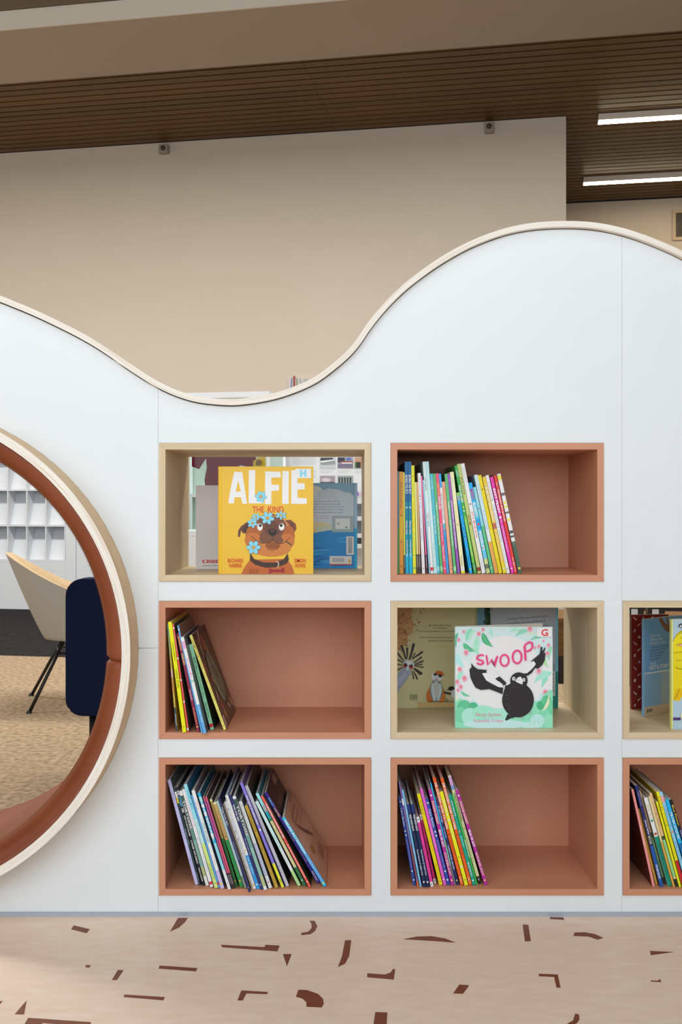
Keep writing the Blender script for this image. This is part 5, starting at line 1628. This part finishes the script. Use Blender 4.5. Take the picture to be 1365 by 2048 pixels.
# glass display case with the maroon garment
DQ = 6.0
s0, s1 = RS(335, DQ), RS(539, DQ)
q0 = CS * DQ
e = room_empty('display_case', s0, q0, 'white framed glass display case behind the pale oak cubby', 'display case')
wd = s1 - s0
ztop = RS(480, DQ, 783.5)[1]
zbase = RS(480, DQ, 1062)[1]
fd = 0.45
pw = 0.018
for a in (0, wd - pw):
    for b in (0, fd - pw):
        box('post', a, a + pw, b, b + pw, 0.0, ztop - 0.036, M_CABWHITE, e)
box('top_rail', 0, wd, 0, 0.02, ztop - 0.035, ztop, M_CABWHITE, e)
box('top_rail', 0, wd, fd - 0.02, fd, ztop - 0.035, ztop, M_CABWHITE, e)
for a in (0, wd - 0.02):
    box('top_rail', a, a + 0.02, 0.0205, fd - 0.0205, ztop - 0.035, ztop, M_CABWHITE, e)
box('glass_top', 0.0205, wd - 0.0205, 0.0205, fd - 0.0205, ztop - 0.01, ztop - 0.005, M_GLASS, e)
box('base_board', pw + .001, wd - pw - .001, 0.002, fd - 0.002, zbase - 0.03, zbase, M_CABWHITE, e)
box('drawer_front', pw + .001, wd - pw - .001, 0.0, 0.02, 0.06, zbase - 0.034, M_CABWHITE, e)
M_PALE = noisy('pale_green_backing', 'b4c4bc', 'a8b8b0', (3, 3, 3), 0.7, 0.3)
box('backing', pw + .001, wd - pw - .001, fd - 0.012, fd - 0.004, zbase + .001, ztop - 0.16, M_PALE, e)
box('glass_pane', pw + .001, wd - pw - .001, 0.004, 0.008, zbase + .001, ztop - 0.037, M_GLASS, e)
zsh = RS(380, DQ, 987)[1]
box('shelf', pw + .001, wd - pw - .001, 0.18, fd - 0.014, zsh - 0.02, zsh, M_CABWHITE, e)


def in_case(px, py, q):
    s, z = RS(px, q / CS, py)
    return s - s0, z


def cloth(name, outline, q, mat, label, cat):
    pts = [in_case(px, py, q) for px, py in outline]
    cx = sum(p[0] for p in pts) / len(pts)
    zz = min(p[1] for p in pts)
    o = empty(name, ROOM @ Vector((s0 + cx, q, zz)), label, cat, None, (0, 0, -YAW))
    slab('cloth', [(x - cx, z - zz) for x, z in pts], [], 0.0, 0.018, mat, o)
    return o


m1 = cloth('wool_blazer', [(384, 840), (384, 933), (397, 938), (412, 914), (414, 935), (409, 961), (416, 1000), (472, 1000), (478, 930), (510, 936), (514, 840)], q0 + 0.12, M_MAROON,
           'maroon wool garment hanging inside the glass display case', 'garment')
tube('hanger', [(-.1, 0.03, .42), (0.0, 0.03, .47), (.1, 0.03, .42)], 0.004, M_BLACK, m1, 8)
m2 = cloth('felt_hat', [(506, 932), (507, 922), (515, 916), (527, 913), (530, 905), (530, 934), (520, 940)], q0 + 0.06, M_YELLOWF, 'yellow felt hat with brown crown beside the maroon garment', 'hat')
slab('crown', [(-.02, .03), (.012, .03), (.016, .055), (.0, .066), (-.018, .058)], [], -0.012, -0.001, new_mat('brown_felt', '7a5426', 0.9, 0.2), m2)

# history poster board
DP = 6.5
sp0, sp1 = RS(556, DP), RS(742, DP)
e = room_empty('poster_board', sp0, CS * DP, 'white poster board of captions and old photographs', 'board')
zb0, zb1 = RS(650, DP, 1000)[1], RS(650, DP, 872)[1]
bw = sp1 - sp0
board = box('board', 0, bw, 0, 0.012, zb0, zb1, noisy('satin_poster', 'd6d8da', 'd2d4d6', (3, 3, 3), .5, .3), e)
box('edge_strip', RS(539, DP) - sp0, RS(545, DP) - sp0, -0.002, 0.014, 0, zb1 + .05, M_CABWHITE, e)
for a in (0.08, bw - 0.08):
    tube('stand_leg', [(a, 0.03, 0.0), (a, 0.03, zb1 - 0.05)], 0.012, M_BLACK, e)


def bpx(px, py):
    s, z = RS(px, DP, py)
    return s - sp0, z


A = Art(lambda u, v, l: (bpx(u, v)[0], -l * 4, bpx(u, v)[1]))
A.text('Our History', 587, 899, 30, 9, '5a5a5e', 0)
for k in range(9):
    A.text(('In the early years the school stood beside the creek', 'and pupils walked in from farms on every side of town', 'with a single teacher and one room for all the classes')[k % 3], 586, 914.5 + 3.1 * k if k < 5 else 920 + 4.2 * k, 46, 2.0, '8a8c90', 0)
PH = [(641, 915, 671, 937, 'g'), (676, 915, 706.5, 936, 'c'), (710, 915, 740, 936, 'b'), (641, 952, 670.5, 974, 'd'), (676, 952, 706, 974, 'e')]
for x0, y0, x1, y1, k in PH:
    A.rect(x0 - .8, y0 - .8, x1 + .8, y1 + .8, 'b4b6ba')
    A.rect(x0, y0, x1, y1, {'g': 'b8bcc0', 'c': '8a8a9c', 'b': 'b48a72', 'd': '9a8a92', 'e': '8a9494'}[k])
    if k == 'g':
        for q in range(4):
            A.ell(x0 + 4 + 6 * q, y0 + 4, 4, 4, '3a3e40')
        A.poly([(x0, y0 + 8), (x0 + 26, y0 + 4), (x1, y0 + 7), (x1, y0 + 14), (x0 + 2, y0 + 15)], '8a9094')
        A.poly([(x0, y0 + 7), (x0 + 26, y0 + 4), (x1 - 2, y0 + 6), (x0 + 2, y0 + 10)], 'e0e2e4')
    elif k == 'c':
        A.rect(x0, y0, x0 + 14, y0 + 10, '2c3444')
        A.ell(x0 + 22, y0 + 3, 5, 3, '4a6aa8')
        A.rect(x0 + 5, y0 + 7, x1, y0 + 11, '8a4a44')
        A.rect(x0 + 8, y0 + 10, x1 - 2, y0 + 12, 'e4e0e4')
        A.rect(x0, y0 + 13, x1, y1, '6f687e')
    elif k == 'b':
        A.rect(x0, y0 + 9, x0 + 12, y1, '2c2a26')
        A.rect(x0, y0 + 9, x0 + 3, y1, '5a7a44')
    elif k == 'd':
        A.rect(x0, y0 + 12, x1, y1, '4a4450')
        A.ell(x0 + 12, y0 + 8, 9, 4, 'c4b8c4')
    else:
        for q in range(5):
            A.rect(x0 + 2 + 5.5 * q, y0 + 3, x0 + 5 + 5.5 * q, y1, '2c3234')
for x0, y0 in ((641, 940.5), (676, 940.5), (711, 941)):
    for q in range(2):
        A.text('Students outside the first hall', x0, y0 + 3 * q, 27 - 8 * q, 1.8, '9a9ca0', 0)
A.ell(716, 987, 3, 4, 'a070c0')
A.text('library', 721, 984, 14, 6, 'd890b8', .01)
A.build('print', board)['kind'] = 'stuff'

# low white book trolley under the poster
s0t, s1t = RS(560, 6.3), RS(760, 6.3)
e = room_empty('white_shelving', s0t, CS * 6.3 - 0.20, 'low white shelving under the poster board', 'shelves')
wt = s1t - s0t
for pyy in (1001, 1035, 1069, 1090):
    zz = RS(722, 6.1, pyy)[1]
    box('shelf', 0.013, wt - 0.013, 0, 0.25, zz - 0.02, zz + 0.006, M_CABWHITE, e)
ztl = RS(722, 6.1, 1001)[1] + 0.006
box('side_panel', 0, 0.012, 0, 0.25, 0.02, ztl, M_CABWHITE, e)
box('side_panel', wt - 0.012, wt, 0, 0.25, 0.02, ztl, M_CABWHITE, e)
box('back_panel', 0.013, wt - 0.013, 0.252, 0.262, 0.02, ztl, M_CABWHITE, e)
for a in (0.03, wt - 0.03):
    for b in (0.03, 0.22):
        tube('foot', [(a, b, 0.0), (a, b, 0.0195 if a < 0.031 else 0.0195)], 0.012, M_BLACK, e)
box('bottom_board', 0.013, wt - 0.013, 0, 0.25, 0.02, 0.04, M_CABWHITE, e)

# low timber bench on a dark plinth, seen through the right-hand cubbies
s0b, s1b = RS(1085, 5.75), RS(1560, 5.75)
e = room_empty('timber_bench', s0b, CS * 5.75, 'low brown timber bench on a dark plinth beyond the central pale oak cubby', 'bench')
wb_ = s1b - s0b
zpl = RS(1123, 5.75, 1312)[1]
box('plinth', 0.03, wb_ - 0.03, 0.0, 0.42, 0.0, zpl, M_BLACK, e)
box('carcass', 0, wb_, -0.01, 0.45, zpl + .0005, 0.34, M_TIMBER, e)
box('seat_board', -0.01, wb_ + 0.01, -0.03, 0.46, 0.3405, 0.365, M_TIMBER, e)
for px, cw, lab in ((1256, .088, 'left of two black tubs with white labels on the timber bench'), (1298, .088, 'right of two black tubs with white labels on the timber bench')):
    sx = RS(px, 5.85)
    bx = empty('storage_tub', ROOM @ Vector((sx, CS * 5.75 + .1, 0.3655)), lab, 'tub', 'black tubs on the timber bench', (0, 0, -YAW))
    box('tray', 0, cw, 0, .14, 0, .05, M_BLACK, bx, bevel=.003)
    box('lid', -.003, cw + .003, -.003, .143, .0505, .06, M_BLACK, bx, bevel=.003)
    box('paper_label', .02, .055, -.0012, -.0002, .012, .046, M_CABWHITE, bx)

# library sign on the back wall
s0g, s1g = RS(576, 9.18), RS(765, 9.18)
e = room_empty('library_sign', s0g, Q_WALL - 0.022, 'pale lilac wall sign with coloured book spines showing above the partition dip', 'sign')


def gpx(px, py):
    s, z = RS(px, 9.18, py)
    return s - s0g, z


x0, z0 = gpx(576, 818)
x1, z1 = gpx(765, 747)
sb = box('sign_board', 0, s1g - s0g, 0, 0.02, z0, z1 - 0.03, noisy('lilac_grey_board', 'd2c8c6', 'cfc5c6', (2, 2, 2), .6, .3), e)
A = Art(lambda u, v, l: (gpx(u, v)[0], -0.0005 - l * 8, gpx(u, v)[1]))
A.poly([(583, 756), (585.2, 756), (583.5, 800), (581, 800)], '6076a8')
A.rect(586.8, 752, 591.2, 800, 'a04a3c')
A.rect(593.2, 757, 595.4, 800, '78965c')
A.text('Library', 600, 757, 52, 12, '94a4ac', 0)
A.build('print', sb)['kind'] = 'stuff'

# small boxes at the top of the back wall
for pxc, pyt, pyb, lab in ((323.5, 284, 303, 'small grey wall box under the slatted ceiling, nearer the left edge'), (978.5, 238, 261, 'small grey wall box under the slatted ceiling, near the end of the wall')):
    sa, za = RS(pxc - 9, 9.1, pyb)
    sb2, zb2 = RS(pxc + 9, 9.1, pyt)
    e = room_empty('wall_sensor', (sa + sb2) / 2, Q_WALL - 0.062, lab, 'sensor')
    hw = (sb2 - sa) / 2
    box('housing', -hw, hw, 0, 0.06, za, min(zb2, Z_CEIL - 0.004), M_SENSOR, e, bevel=0.006)
    bm = bmesh.new()
    bmesh.ops.create_uvsphere(bm, u_segments=16, v_segments=8, radius=0.024, matrix=Matrix.Translation((0, 0, (za + zb2) / 2)))
    from_bm('lens', bm, new_mat('dark_lens', '4a3c34', 0.3, 0.5), e, smooth=True)

# linear ceiling lights
for pxl, dist, lab in ((1198, 9.19, 'long lit linear ceiling light, nearer and higher of the two'), (1168, 10.93, 'long lit linear ceiling light, farther and lower of the two')):
    sl = RS(pxl, dist)
    e = room_empty('linear_light', sl, CS * dist, lab, 'ceiling light', 'linear ceiling lights')
    e.location.z = Z_CEIL - 0.062
    box('housing', 0, 3.2, 0, 0.094, 0.006, 0.0615, noisy('light_housing', 'e9dfd2', 'e6dbcd', (4, 4, 4), .5, .4), e)
    box('diffuser', 0.004, 3.196, 0.004, 0.09, 0, 0.0058, M_LED, e)

# air grille on the far wall
sv0, zv0 = RS(1346, 11.85, 481)
sv1, zv1 = RS(1412, 11.85, 417)
e = room_empty('air_grille', sv0, Q_FAR - 0.02, 'square egg-crate air grille with cream frame at the right edge', 'grille')
w, fr = sv1 - sv0, 0.035
M_FRAME = new_mat('cream_metal', 'cdb697', 0.5, 0.4)
slab('frame', [(0, zv0), (w, zv0), (w, zv1), (0, zv1)], [[(fr, zv0 + fr), (w - fr, zv0 + fr), (w - fr, zv1 - fr), (fr, zv1 - fr)]], 0, 0.018, M_FRAME, e)
box('backing', fr, w - fr, 0.0165, 0.0185, zv0 + fr, zv1 - fr, M_BLACK, e)
M_BAR = new_mat('grille_bar', '7a6a54', 0.5, 0.4)
n = 13
for k in range(1, n):
    u = fr + (w - 2 * fr) * k / n
    box('bar', u - .0022, u + .0022, 0.003, 0.0095, zv0 + fr, zv1 - fr, M_BAR, e)
    v = zv0 + fr + (zv1 - zv0 - 2 * fr) * k / n
    box('bar', fr, w - fr, 0.0098, 0.0162, v - .0022, v + .0022, M_BAR, e)

bpy.context.view_layer.update()
